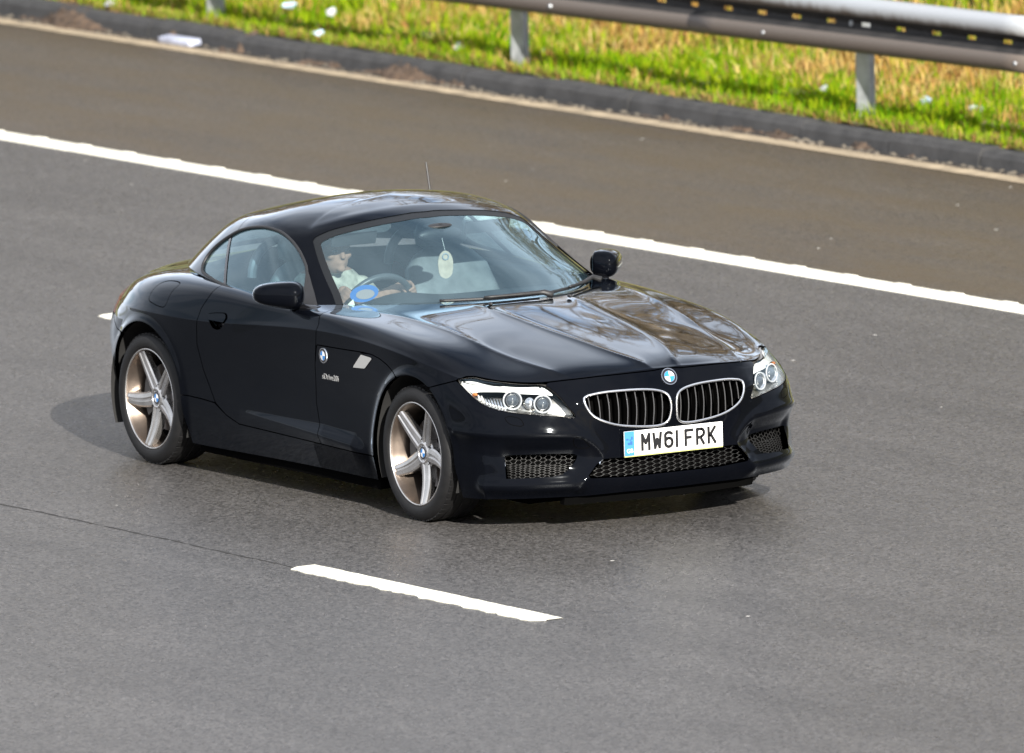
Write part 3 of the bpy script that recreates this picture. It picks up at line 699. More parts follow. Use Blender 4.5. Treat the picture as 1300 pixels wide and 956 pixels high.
# ---------------------------------------------------------------- lower body control net (right half, y given positive)
def rail(s): return [tuple(map(float, p.split(','))) for p in s.split()]
RAILS = [
 rail('0.83,0,0.165 0.81,0.25,0.165 0.755,0.46,0.16 0.625,0.725,0.157 0.51,0.8,0.155 0.4,0.835,0.15 0,0.84,0.15 -0.4,0.845,0.15 -0.87,0.84,0.15 -1.4,0.84,0.145 -1.95,0.85,0.14 -2.496,0.86,0.15 -2.86,0.79,0.19 -3.1,0.64,0.21 -3.31,0.42,0.21 -3.335,0,0.21'),
 rail('0.862,0,0.235 0.84,0.25,0.235 0.783,0.46,0.235 0.655,0.728,0.24 0.525,0.812,0.25 0.405,0.845,0.26 0,0.865,0.262 -0.4,0.87,0.262 -0.87,0.87,0.265 -1.4,0.87,0.268 -1.95,0.878,0.29 -2.496,0.89,0.3 -2.86,0.825,0.33 -3.11,0.675,0.34 -3.335,0.43,0.34 -3.36,0,0.34'),
 rail('0.852,0,0.335 0.832,0.25,0.335 0.772,0.46,0.34 0.64,0.728,0.35 0.515,0.814,0.36 0.4,0.848,0.365 0,0.87,0.37 -0.4,0.868,0.358 -0.87,0.868,0.36 -1.4,0.87,0.36 -1.95,0.881,0.37 -2.496,0.895,0.4 -2.86,0.848,0.43 -3.12,0.7,0.45 -3.325,0.44,0.46 -3.352,0,0.46'),
 rail('0.85,0,0.45 0.83,0.25,0.45 0.785,0.46,0.455 0.662,0.728,0.46 0.53,0.822,0.47 0.41,0.852,0.475 0,0.874,0.48 -0.4,0.862,0.48 -0.87,0.86,0.475 -1.4,0.865,0.47 -1.95,0.88,0.48 -2.496,0.897,0.52 -2.86,0.857,0.55 -3.12,0.715,0.57 -3.312,0.45,0.58 -3.34,0,0.58'),
 rail('0.873,0,0.56 0.845,0.25,0.57 0.768,0.46,0.575 0.632,0.728,0.58 0.502,0.82,0.58 0.395,0.855,0.585 0,0.878,0.6 -0.4,0.866,0.6 -0.87,0.858,0.6 -1.4,0.864,0.6 -1.95,0.882,0.61 -2.496,0.896,0.64 -2.86,0.842,0.66 -3.11,0.7,0.67 -3.285,0.45,0.7 -3.32,0,0.7'),
 rail('0.815,0,0.712 0.785,0.25,0.705 0.712,0.46,0.69 0.575,0.655,0.674 0.44,0.765,0.678 0.33,0.818,0.69 0,0.87,0.752 -0.4,0.866,0.785 -0.87,0.864,0.795 -1.4,0.87,0.768 -1.95,0.887,0.735 -2.496,0.892,0.735 -2.84,0.815,0.735 -3.09,0.675,0.742 -3.255,0.45,0.772 -3.295,0,0.785'),
 rail('0.73,0,0.738 0.7,0.235,0.735 0.62,0.43,0.722 0.49,0.605,0.71 0.36,0.7,0.718 0.26,0.76,0.735 0,0.815,0.795 -0.4,0.828,0.83 -0.87,0.84,0.848 -1.4,0.844,0.832 -1.95,0.858,0.828 -2.496,0.842,0.838 -2.82,0.755,0.828 -3.03,0.625,0.803 -3.19,0.42,0.83 -3.24,0,0.848'),
 rail('0.6,0,0.765 0.575,0.2,0.765 0.5,0.37,0.757 0.38,0.52,0.752 0.27,0.6,0.758 0.19,0.65,0.772 -0.03,0.715,0.818 -0.42,0.755,0.856 -0.92,0.795,0.876 -1.4,0.8,0.88 -1.93,0.805,0.905 -2.44,0.735,0.912 -2.74,0.655,0.88 -2.9,0.57,0.862 -3.05,0.37,0.872 -3.1,0,0.884'),
 rail('0.45,0,0.79 0.43,0.14,0.792 0.37,0.26,0.79 0.27,0.36,0.79 0.18,0.42,0.797 0.1,0.46,0.81 -0.08,0.51,0.84 -0.44,0.56,0.878 -0.85,0.58,0.89 -1.4,0.6,0.905 -1.9,0.6,0.925 -2.4,0.5,0.93 -2.66,0.42,0.905 -2.8,0.36,0.896 -2.9,0.22,0.902 -2.95,0,0.908'),
 rail('0.32,0,0.813 0.3,0.07,0.814 0.25,0.13,0.816 0.17,0.18,0.82 0.09,0.21,0.828 0.02,0.23,0.84 -0.13,0.26,0.858 -0.46,0.28,0.896 -0.85,0.29,0.905 -1.4,0.3,0.92 -1.9,0.3,0.935 -2.36,0.25,0.94 -2.58,0.2,0.935 -2.66,0.17,0.932 -2.74,0.1,0.932 -2.78,0,0.934'),
 rail('0.2,0,0.833 0.185,0,0.835 0.15,0,0.838 0.08,0,0.846 0.01,0,0.854 -0.05,0,0.86 -0.18,0,0.875 -0.48,0,0.904 -0.85,0,0.91 -1.4,0,0.925 -1.9,0,0.935 -2.33,0,0.94 -2.48,0,0.938 -2.54,0,0.936 -2.58,0,0.936 -2.6,0,0.936')]
C = np.array(RAILS).transpose(1, 0, 2)
def fair(C, mask, ni, nj, amount=1.0):
    "replace z of the masked control points by a smooth even polynomial z(x, y*y)"
    X, Y, Z = C[..., 0][mask], C[..., 1][mask], C[..., 2][mask]; xc = X.mean(); xs_ = X.std()
    B = lambda X, Y: np.stack([((X-xc)/xs_)**i*(Y/.5)**(2*j) for i in range(ni+1) for j in range(nj+1)], 1)
    co = np.linalg.lstsq(B(X, Y), Z, rcond=None)[0]; C[..., 2][mask] = Z*(1-amount)+amount*(B(X, Y)@co)
mk = np.zeros(C.shape[:2], bool); mk[:9, 6:] = True; fair(C, mk & (C[..., 0] > -1.0), 4, 3)
def ins_rail(C, k, f): # extra rail between k and k+1
    return np.concatenate([C[:, :k+1], (C[:, k:k+1]*(1-f)+C[:, k+1:k+2]*f), C[:, k+1:]], 1)
C = ins_rail(C, 5, .22); C = ins_rail(C, 4, .86); C = ins_rail(C, 2, .22); C = ins_rail(C, 1, .82)
BP, bs_i, bv_i = surface(C, .0105)
# --- sculpting on the dense grid
x, y, z = BP[..., 0], -BP[..., 1], BP[..., 2]
def seg_dist(X, Y, line, n=8):
    L = smooth_poly(line, n, False); d = np.full(X.shape, 1e9); sg = np.zeros(X.shape)
    for a, c in zip(L[:-1], L[1:]):
        e = c-a; tt_ = np.clip(((X-a[0])*e[0]+(Y-a[1])*e[1])/(e@e), 0, 1); qx, qy = X-a[0]-tt_*e[0], Y-a[1]-tt_*e[1]
        dd = np.hypot(qx, qy); m = dd < d; d = np.where(m, dd, d); sg = np.where(m, np.sign(e[0]*qy-e[1]*qx), sg)
    return d, sg
N0 = grid_normals(BP)
if (N0[..., 2].mean() < 0): N0 = -N0
disp = np.zeros(x.shape)
top = (z > .69) & (x > -1.0)
d1_, _ = seg_dist(x, y, [(.86, .07), (.744, .085), (.53, .15), (.2, .195), (-.21, .228), (-.6, .26)])
fade = np.clip((x+.55)/.3, 0, 1)*np.clip((.85-x)/.12, 0, 1)
disp += top*fade*(.0065*np.exp(-d1_/.026))
d2_, _ = seg_dist(x, y, [(.72, .44), (.55, .49), (.25, .55), (-.2, .605), (-.8, .68)])
fade2 = np.clip((x+.85)/.3, 0, 1)*np.clip((.74-x)/.15, 0, 1)
disp += top*fade2*(.0055*np.exp(-d2_/.028))
# wheel arch lips
for cx, r_ in ((0, .352), (-WB, .358)):
    rr_ = np.hypot(x-cx, z-.322); side = (np.abs(x-cx) < .6) & (y > .7)
    disp += side*(.010*np.exp(-((rr_-r_)/.028)**2))
# shelf low on the door: a wedge that opens towards the front wheel
tq = np.clip((x+1.62)/.82, 0, 1)*np.clip((-.42-x)/.12, 0, 1); sl = np.interp(x, [-1.7, -1.62, -.83, -.54, -.42], [.352, .352, .366, .350, .315])
wdt = .006+.055*np.clip((x+1.62)/.82, 0, 1)
qq = np.clip((sl-z)/wdt, 0, 1); stp = qq*qq*(3-2*qq)
disp += (y > .7)*(x < -.3)*(x > -1.75)*.022*tq*stp*np.exp(-np.clip(sl-wdt-z, 0, 1)/.06)
front = (x > .25) & (z < .66)
u_ = (x-y)/math.sqrt(2)
# bumper wing crease that runs under the headlight and turns down beside the plate
dcr, sg = seg_dist(u_, z, [(-.34, .455), (-.05, .452), (.14, .445), (.24, .43), (.30, .385), (.325, .33), (.29, .275), (.25, .235)])
disp += front*(.021*np.exp(-dcr/np.where(sg > 0, .042, .026)))
disp += front*(.0075*np.exp(-(((y-.45)/.05)**2+((z-.585)/.045)**2)))*(x > .6)
# lower lip below the outer vents
dl, _ = seg_dist(u_, z, [(-.20, .215), (.05, .215), (.22, .215)]); disp += front*(.018*np.exp(-(dl/.032)**2))
# hollow above the vents, hollow of the central valley round the plate
dh, _ = seg_dist(u_, z, [(-.06, .36), (.2, .36)]); disp -= front*(.020*np.exp(-(dh/.045)**2))
dv_, _ = seg_dist(u_, z, [(-.185, .40), (-.185, .15)]); disp += front*(.010*np.exp(-dv_/.02))*np.clip((.40-z)/.08, 0, 1)
BP = BP+N0*disp[..., None]
BP[0, :, 1] = 0; BP[-1, :, 1] = 0; BP[:, -1, 1] = 0
BODY = Surf(BP)
x, y, z = BODY.P[..., 0], -BODY.P[..., 1], BODY.P[..., 2]
XZ = np.stack([x, z], -1); YZ = np.stack([y, z], -1); UZ = np.stack([(x-y)/math.sqrt(2), z], -1); XY = np.stack([x, y], -1)
def to_xz(P): return np.stack([P[:, 0], P[:, 2]], 1)
def to_uz(P): return np.stack([(P[:, 0]+P[:, 1])/math.sqrt(2), P[:, 2]], 1)      # right half has y<0
GAP = .0026
gaps = lambda *a: np.maximum.reduce(a)

# ---- greenhouse control net
GR = [
 rail('-0.5,0,0.906 -0.57,0.35,0.888 -0.79,0.6,0.86 -0.93,0.705,0.852 -1.03,0.765,0.858 -1.2,0.795,0.868 -1.55,0.8,0.872 -1.9,0.79,0.898 -2.2,0.745,0.925 -2.5,0.64,0.94 -2.76,0.34,0.945 -2.84,0,0.95'),
 rail('-0.77,0,1.018 -0.82,0.33,1.004 -0.99,0.565,0.972 -1.1,0.655,0.955 -1.17,0.705,0.948 -1.31,0.742,0.955 -1.57,0.755,0.972 -1.88,0.742,0.985 -2.15,0.7,1 -2.42,0.59,1.032 -2.64,0.31,1.023 -2.7,0,1.02'),
 rail('-1.06,0,1.132 -1.1,0.3,1.117 -1.21,0.535,1.068 -1.27,0.61,1.048 -1.31,0.652,1.04 -1.41,0.69,1.048 -1.6,0.705,1.068 -1.85,0.692,1.076 -2.09,0.648,1.095 -2.33,0.54,1.115 -2.5,0.28,1.097 -2.55,0,1.092'),
 rail('-1.375,0,1.236 -1.385,0.3,1.22 -1.42,0.515,1.172 -1.44,0.565,1.155 -1.46,0.592,1.147 -1.53,0.622,1.15 -1.66,0.636,1.164 -1.83,0.626,1.174 -2.03,0.585,1.178 -2.22,0.48,1.181 -2.33,0.25,1.174 -2.37,0,1.171'),
 rail('-1.47,0,1.258 -1.478,0.27,1.247 -1.51,0.45,1.213 -1.525,0.49,1.204 -1.545,0.51,1.199 -1.6,0.525,1.203 -1.7,0.53,1.217 -1.82,0.52,1.226 -1.96,0.48,1.22 -2.09,0.39,1.219 -2.16,0.2,1.222 -2.18,0,1.223'),
 rail('-1.58,0,1.276 -1.585,0.19,1.27 -1.6,0.3,1.256 -1.61,0.32,1.253 -1.625,0.33,1.252 -1.66,0.34,1.254 -1.73,0.345,1.26 -1.8,0.335,1.265 -1.88,0.3,1.261 -1.95,0.24,1.26 -1.99,0.13,1.26 -2,0,1.261'),
 rail('-1.69,0,1.287 -1.69,0,1.287 -1.7,0,1.287 -1.705,0,1.287 -1.71,0,1.287 -1.73,0,1.287 -1.76,0,1.287 -1.78,0,1.287 -1.81,0,1.287 -1.83,0,1.284 -1.85,0,1.284 -1.86,0,1.284')]
GC = np.array(GR).transpose(1, 0, 2)
mk = np.zeros(GC.shape[:2], bool); mk[:, 3:] = True; fair(GC, mk, 4, 3, .9)
GC = ins_rail(GC, 0, .5)
GPt, gs_i, gv_i = surface(GC, .011)
# twin-bulge roof skin
gx, gy, gz = GPt[..., 0], -GPt[..., 1], GPt[..., 2]
#GPt[..., 2] += .010*np.exp(-((gy-.30)/.12)**2)*np.clip((gz-1.19)/.05, 0, 1)
CAN = Surf(GPt)
gx, gy, gz = CAN.P[..., 0], -CAN.P[..., 1], CAN.P[..., 2]
GXZ = np.stack([gx, gz], -1); GYZ = np.stack([gy, gz], -1)
# ---------------------------------------------------------------- outlines read off the photograph, placed on the skin
hood_edge = [(545, 492), (556, 489), (570, 485.5), (580, 482.2), (591, 478.3), (602, 478), (616, 481), (635, 484), (660, 486.2), (686.6, 486), (715, 482.8), (760, 477.5), (800, 473), (830, 470)]
HE = to_uz(BODY.pts(hood_edge))
HE = np.concatenate([HE, [[.582, .7125], [.60, .7125]]])
bump_poly = np.concatenate([HE, [[.8, .7125], [.8, -.2], [-.9, -.2], [-.9, HE[0, 1]]]])
Fbump = gaps(sdpoly(UZ, bump_poly), -(x-.02))
arch_f = np.hypot(x, z-.322)-.352; arch_r = np.hypot(x+WB, z-.322)-.360
arch = np.minimum(np.where((x > -.6) & (y > .6), arch_f, 9), np.where((x < -1.9) & (x > -3.0) & (y > .6), arch_r, 9))
# also open the arch mouth straight down
mouth = np.minimum(np.where((y > .6) & (z < .322), np.abs(x-.0)-.352-.15*(.322-z), 9), np.where((y > .6) & (z < .322), np.abs(x+WB)-.360-.15*(.322-z), 9))
arch = np.minimum(arch, mouth)
head_px = [(579.9, 482.9), (591.4, 479.6), (601.8, 479.3), (616.5, 482.4), (635.3, 485.2), (660.4, 487.4), (686.6, 488.0), (698, 494), (710.6, 504.9), (721, 517.4), (729.9, 529.5), (706.4, 528.3), (677.2, 526.2), (652, 523.7), (629, 519), (612.3, 512.2), (597.7, 500.7), (587.2, 490.2)]
HEADP = BODY.pts(head_px); Fhead = np.where(x > .15, sdpoly(UZ, smooth_poly(to_uz(HEADP), 4)), 9)
kid_px = [(740.9, 507), (744, 503.5), (750, 501.2), (772, 497.3), (808, 494.5), (832, 495.2), (845.5, 499.7), (851.5, 509.4), (851.2, 523.8), (846.7, 534.6), (834.7, 540), (808, 541.2), (779.4, 538.7), (755.3, 529.8), (744.5, 517.8)]
KIDP = BODY.pts(kid_px); to_yz = lambda P: np.stack([-P[:, 1], P[:, 2]], 1)
kyz = to_yz(KIDP); kyz[:, 0] = np.maximum(kyz[:, 0], .016)
Fkid = np.where(x > .5, sdpoly(YZ, smooth_poly(kyz, 4)), 9)
int_px = [(846, 575.2), (800, 579.5), (766, 582), (757, 590), (747, 604), (750, 607.5), (790, 606), (843, 600.5)]
iyz = to_yz(BODY.pts(int_px)); iyz = np.concatenate([[[-.1, iyz[0, 1]]], iyz, [[-.1, iyz[-1, 1]]]])
Fint = np.where(x > .5, sdpoly(YZ, iyz), 9)
fog_px = [(640.5, 578.5), (660, 577.5), (690, 576.5), (722, 575.8), (733, 577.5), (731, 584), (722, 596), (714, 602.5), (700, 605.5), (670, 607), (642.5, 608)]
Ffog = np.where(x > .3, sdpoly(UZ, to_uz(BODY.pts(fog_px))), 9)
door_px = [(409, 398), (404.7, 411.5), (400.9, 433.5), (399.9, 462.8), (401.5, 510), (404.5, 545), (408, 563.7), (360, 552), (303.6, 538.3), (287.4, 527), (273.8, 511.5), (258, 468.6), (250, 437.2), (249.5, 415), (255.5, 391.5), (266, 376), (277.5, 364.3)]
DP = to_xz(BODY.pts(door_px)); DP = np.concatenate([DP, [[DP[-1, 0]+.05, 1.2], [DP[0, 0], 1.2]]])
Fdoor = np.where(x < -.3, sdpoly(XZ, DP), 9)
fend_px = [(402, 437.7), (432.3, 442.9), (460, 447.2), (472, 450.2), (482, 455.5), (490.9, 462.8), (504.5, 480.5)]
FP = to_xz(BODY.pts(fend_px)); DF = to_xz(BODY.pts([(408, 563.7), (404.5, 545), (401.5, 510), (399.9, 462.8)]))
sill_px = [(482.7, 581.7), (440, 571.5), (408, 563.7), (360, 552), (303.6, 538.3), (287.4, 527), (272, 510.8), (255, 506), (239.7, 502.3)]
SPt = to_xz(BODY.pts(sill_px))
fend_poly = np.concatenate([FP, [[0, FP[-1, 1]-.1], [0, SPt[0, 1]-.005], SPt[0], SPt[1]], DF])
Ffend = np.where((y > .6) & (x < .05), sdpoly(XZ, fend_poly), 9)
sill_poly = np.concatenate([[[0, SPt[0, 1]-.005]], SPt, [[-2.5, SPt[-1, 1]+.0], [-2.5, -.3], [0, -.3]]])
Fsill = np.where(y > .6, sdpoly(XZ, sill_poly), 9)
rb_poly = [(-2.6, .60), (-2.80, .615), (-2.92, .665), (-3.0, .69), (-3.9, .69), (-3.9, -.3), (-2.5, -.3)]
Frb = sdpoly(XZ, rb_poly)
Ftail = np.where(x < -2.8, sdpoly(YZ, smooth_poly([(.40, .715), (.43, .80), (.60, .81), (.74, .80), (.90, .745), (.90, .68), (.62, .675)], 4)), 9)
# tail lamp as seen from the flank: clipped a little behind the rear corner
Ftail = np.maximum(Ftail, x+2.90)
Ftrunk = sdpoly(XY, smooth_poly([(-2.90, -.1), (-2.88, .42), (-2.96, .56), (-3.12, .585), (-3.22, .56), (-3.6, .5), (-3.6, -.1)], 3))
Ftrunk = np.maximum(Ftrunk, -(z-.70))
cab = smooth_poly([(-.62, -.2), (-.62, .10), (-.68, .36), (-.88, .58), (-1.03, .69), (-1.2, .745), (-1.55, .752), (-1.9, .742), (-2.2, .70), (-2.48, .60), (-2.72, .34), (-2.80, .1), (-2.80, -.2)], 4)
Fcab = np.where(z > .7, sdpoly(XY, cab), 9)
flap_px = [(194, 385), (189, 380), (193, 370), (201, 361.5), (212, 356.8), (224, 357.2), (228.5, 360.5), (221, 367), (215, 376), (211, 386), (206, 390)]
Fflap = np.where((x < -2.1) & (x > -2.9), sdpoly(XZ, smooth_poly(to_xz(BODY.pts(flap_px)), 3)), 9)
han_px = [(264, 402), (265, 398.2), (276, 397), (286.5, 397.6), (288, 401), (287, 407), (282, 415.5), (276.5, 418.5), (270, 416), (266, 409)]
HAN = BODY.pts(han_px); Fhan = np.where((x < -1.4) & (x > -2.2), sdpoly(XZ, smooth_poly(to_xz(HAN), 3)), 9)
rep_px = [(448, 466.5), (463.5, 468), (473.2, 454.6), (458.7, 450)]
Frep = np.where((x < 0) & (x > -1), sdpoly(XZ, to_xz(BODY.pts(rep_px))), 9)

g = GAP
Fhood = gaps(-Fbump+g, -Fdoor+g, -Ffend+g, -arch, -Fcab, -(x+.92), -Fhead+g)
own_parts = {}
panel('hood', BODY, Fhood, paintm, 'B', label='long black clamshell hood with crease lines')
panel('front_bumper', BODY, gaps(Fbump+g, -arch, -Fhead+g*1.2, -Fkid+.0, -Fint+.0, -Ffog+.0), paintm, 'B', depth=.03)
rest = gaps(-Fdoor+g, -Fsill+g, -arch, -Fcab, x+.6)
for side in 'RL':
    panel('front_wing_panel', BODY, gaps(Ffend+g, -arch, -Fdoor+g, -Frep+.001), paintm, side, depth=.02)
    d_ = panel('door', BODY, gaps(Fdoor+g, -Fcab, -Fhan+.001), paintm, side, depth=.02)
    own_parts['door'+side] = d_
    panel('sill', BODY, gaps(Fsill+g, -arch), paintm, side, depth=.02)
    q_ = panel('rear_quarter', BODY, gaps(rest, -Frb+g, -Ftail+g, -Ftrunk+g, (-Fflap+g*.8 if side == 'R' else -Ftrunk+g), x+.92+.0*x, -(-(x+1.4))), paintm, side, depth=.02)
    if side == 'R': panel('fuel_flap', BODY, Fflap+g*.6, paintm, side)
    panel('tail_light', BODY, Ftail+g, mat('tail_lens', (.22, .006, .008), .2, coat=.3), side)
panel('rear_bumper', BODY, gaps(Frb+g, -arch, -Ftail+g), paintm, 'B', depth=.02)
panel('trunk_lid', BODY, gaps(Ftrunk+g, -Frb+g, -Ftail+g, -Fcab), paintm, 'B')

# ---------------------------------------------------------------- greenhouse
wind_yz = smooth_poly([(-.3, .84), (.0, .84), (.4, .83), (.66, .825), (.705, .85), (.672, .93), (.625, 1.03), (.583, 1.118), (.565, 1.144), (.53, 1.162), (.45, 1.186), (.3, 1.212), (.15, 1.226), (0, 1.231), (-.3, 1.212)], 3)
Fwind = np.where(gx > -1.62, sdpoly(GYZ, wind_yz), 9)
Fwind = np.maximum(Fwind, -(gx+1.52))
# keep the pane above the skin of the hood
_cm = (gx > -1.05) & (gz < 1.0); _bp = BODY.P[(BODY.P[..., 0] > -1.2) & (BODY.P[..., 0] < -.4) & (BODY.P[..., 2] > .78)]
_q = CAN.P[_cm]; _hz = np.empty(len(_q))
for i_ in range(0, len(_q), 500):
    dd_ = (_q[i_:i_+500, None, 0]-_bp[None, :, 0])**2+(_q[i_:i_+500, None, 1]-_bp[None, :, 1])**2; k_ = np.argpartition(dd_, 3, axis=1)[:, :3]; _hz[i_:i_+500] = _bp[k_, 2].mean(1)
Fover = np.full(gx.shape, -9.); Fover[_cm] = (_hz+.003)-gz[_cm]
sw_px = [(257.6, 345.5), (270, 354.5), (284.8, 362.3), (300, 369.5), (314, 374.8), (350, 384), (384, 389.5), (385.5, 377), (389.9, 346), (384.2, 326.7), (378, 315.5), (370.6, 305.8), (361.5, 297.5), (351.8, 292.2), (340, 288.8), (330.9, 288), (321, 288.5), (312, 290.1), (302, 293.6), (293.2, 298.4), (282, 305.8), (272.3, 314.1), (264.5, 323), (259.7, 330.8), (257, 338)]
SWP = CAN.pts(sw_px); Fsw = np.where((gx < -1.0) & (gy > .4), sdpoly(GXZ, smooth_poly(to_xz(SWP), 3)), 9)
bl = to_xz(CAN.pts([(292, 299), (284, 361)])); e_ = bl[1]-bl[0]; nb_ = np.array([-e_[1], e_[0]])/np.linalg.norm(e_)
Fb = (gx-bl[0, 0])*nb_[0]+(gz-bl[0, 1])*nb_[1]
if nb_[0] < 0: Fb = -Fb      # positive towards the front
Frw = np.where(gx < -2.05, sdpoly(GYZ, smooth_poly([(-.3, .985), (0, .985), (.40, .975), (.50, .985), (.47, 1.05), (.40, 1.12), (.34, 1.15), (.2, 1.165), (0, 1.17), (-.3, 1.165)], 3)), 9)
seam = to_xz(CAN.pts([(321, 284), (336, 270)])); es = seam[1]-seam[0]
Fseam = (gx-(-2.02))+.12*(gz-1.2)
rf = panel('roof_front', CAN, gaps(-Fwind, -Fsw, -Fseam+g), paintm, 'B', label='front shell of the black folding hardtop')
panel('roof_rear', CAN, gaps(-Fsw, Fseam+g, -Frw), paintm, 'B', label='rear shell of the black folding hardtop')
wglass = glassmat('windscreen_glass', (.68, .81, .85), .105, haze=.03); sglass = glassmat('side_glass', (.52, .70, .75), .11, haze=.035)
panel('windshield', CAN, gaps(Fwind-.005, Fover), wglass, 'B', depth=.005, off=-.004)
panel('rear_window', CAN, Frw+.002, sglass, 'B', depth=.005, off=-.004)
for side in 'RL':
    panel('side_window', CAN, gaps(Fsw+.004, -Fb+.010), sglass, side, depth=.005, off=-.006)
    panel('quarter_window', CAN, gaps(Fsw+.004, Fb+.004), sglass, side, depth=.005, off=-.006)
    panel('window_pillar', CAN, gaps(Fsw+.002, np.abs(Fb-.003)-.009), gloss, side, depth=.01, off=-.003)
    lp = boundary_loop(CAN, gaps(Fsw, Fsw), off=-.001)
    for (r_, nm, m_, of) in ((.0075, 'window_seal', rubber, 0),):
        b_ = MB(); b_.tube(lp[::2], r_, 8, closed=True); o = b_.build(nm, m_, mirror=(side == 'L'), sharp=0); own(o)
    # black triangle ahead of the window that carries the mirror
# dark ceramic band round the windscreen and its rubber seal
panel('windshield_border', CAN, gaps(Fwind-.004, -(Fwind+.019), Fover), mat('frit_band', (.005, .006, .007), .4, spec=.3), 'B', depth=.003, off=-.0025)
V_, _, _, sg_ = clip_panel(CAN, Fwind, skirt=False)
lp = boundary_loop(CAN, np.maximum(Fwind, 0*Fwind-1))
for mir in (False, True):
    b_ = MB(); b_.tube(lp[::2], .006, 8, closed=False); own(b_.build('windshield_seal', rubber, mirror=mir, sharp=0))
# ---------------------------------------------------------------- look-ups on the skin
_fm = (BODY.P[..., 0] > .25)
_fp = BODY.P[_fm]; _fn = BODY.N[_fm]
def fx(yv, zv):
    "x of the front skin at (y, z); y may have either sign"
    d_ = (_fp[:, 1]+abs(yv))**2+(_fp[:, 2]-zv)**2; k = np.argsort(d_)[:4]; w_ = 1/(d_[k]+1e-6); return float((w_@_fp[k, 0])/w_.sum())
_sm = (BODY.P[..., 1] < -.6); _sp = BODY.P[_sm]; _sn = BODY.N[_sm]
def sside(xv, zv):
    d_ = (_sp[:, 0]-xv)**2+(_sp[:, 2]-zv)**2; k = np.argmin(d_); return _sp[k], _sn[k]
def both(f):
    for mir in (False, True): f(mir)
def frame_from(n, up=(0, 0, 1)):
    n = np.array(n, float); n /= np.linalg.norm(n); u = np.array(up, float); u = u-n*(u@n); u /= np.linalg.norm(u); r_ = np.cross(u, n); return r_, u, n

# ---------------------------------------------------------------- round badge: black ring, blue and white quarters
bk = mat('badge_black', (.006, .006, .008), .25, coat=.5); bb = mat('badge_blue', (.02, .20, .55), .3, coat=.5); bw = mat('badge_white', (.78, .80, .82), .3, coat=.5)
def roundel(name, c, n, R, parent=None, up=(0, 0, 1), mirror=False):
    r_, u, n = frame_from(n, up); b_ = MB(); N_ = 48
    def pt(rad_, a, h): return np.array(c)+r_*rad_*math.cos(a)+u*rad_*math.sin(a)+n*h
    def ring(r0, h0, r1, h1, mi, a0=0, a1=2*math.pi, m_=N_):
        A = np.linspace(a0, a1, m_+1); V = [pt(r0, a, h0) for a in A]+[pt(r1, a, h1) for a in A]
        b_.add(V, [(i, i+1, m_+2+i, m_+1+i) for i in range(m_)], True, mi)
    ring(R*1.0, .000, R*.97, .005, 0); ring(R*.97, .005, R*.90, .005, 0); ring(R*.90, .005, R*.66, .0057, 1); ring(R*.66, .0060, R*.60, .0062, 0)
    for q in range(4):
        A = np.linspace(q*math.pi/2, (q+1)*math.pi/2, 13); V = [pt(R*.60, a, .0062) for a in A]+[pt(0, 0, .0075)]
        b_.add(V, [(i, i+1, 13) for i in range(12)], True, 2 if q % 2 == 1 else 3)
    return own(b_.build(name, [chrome, bk, bb, bw], mirror=mirror, sharp=0), parent)

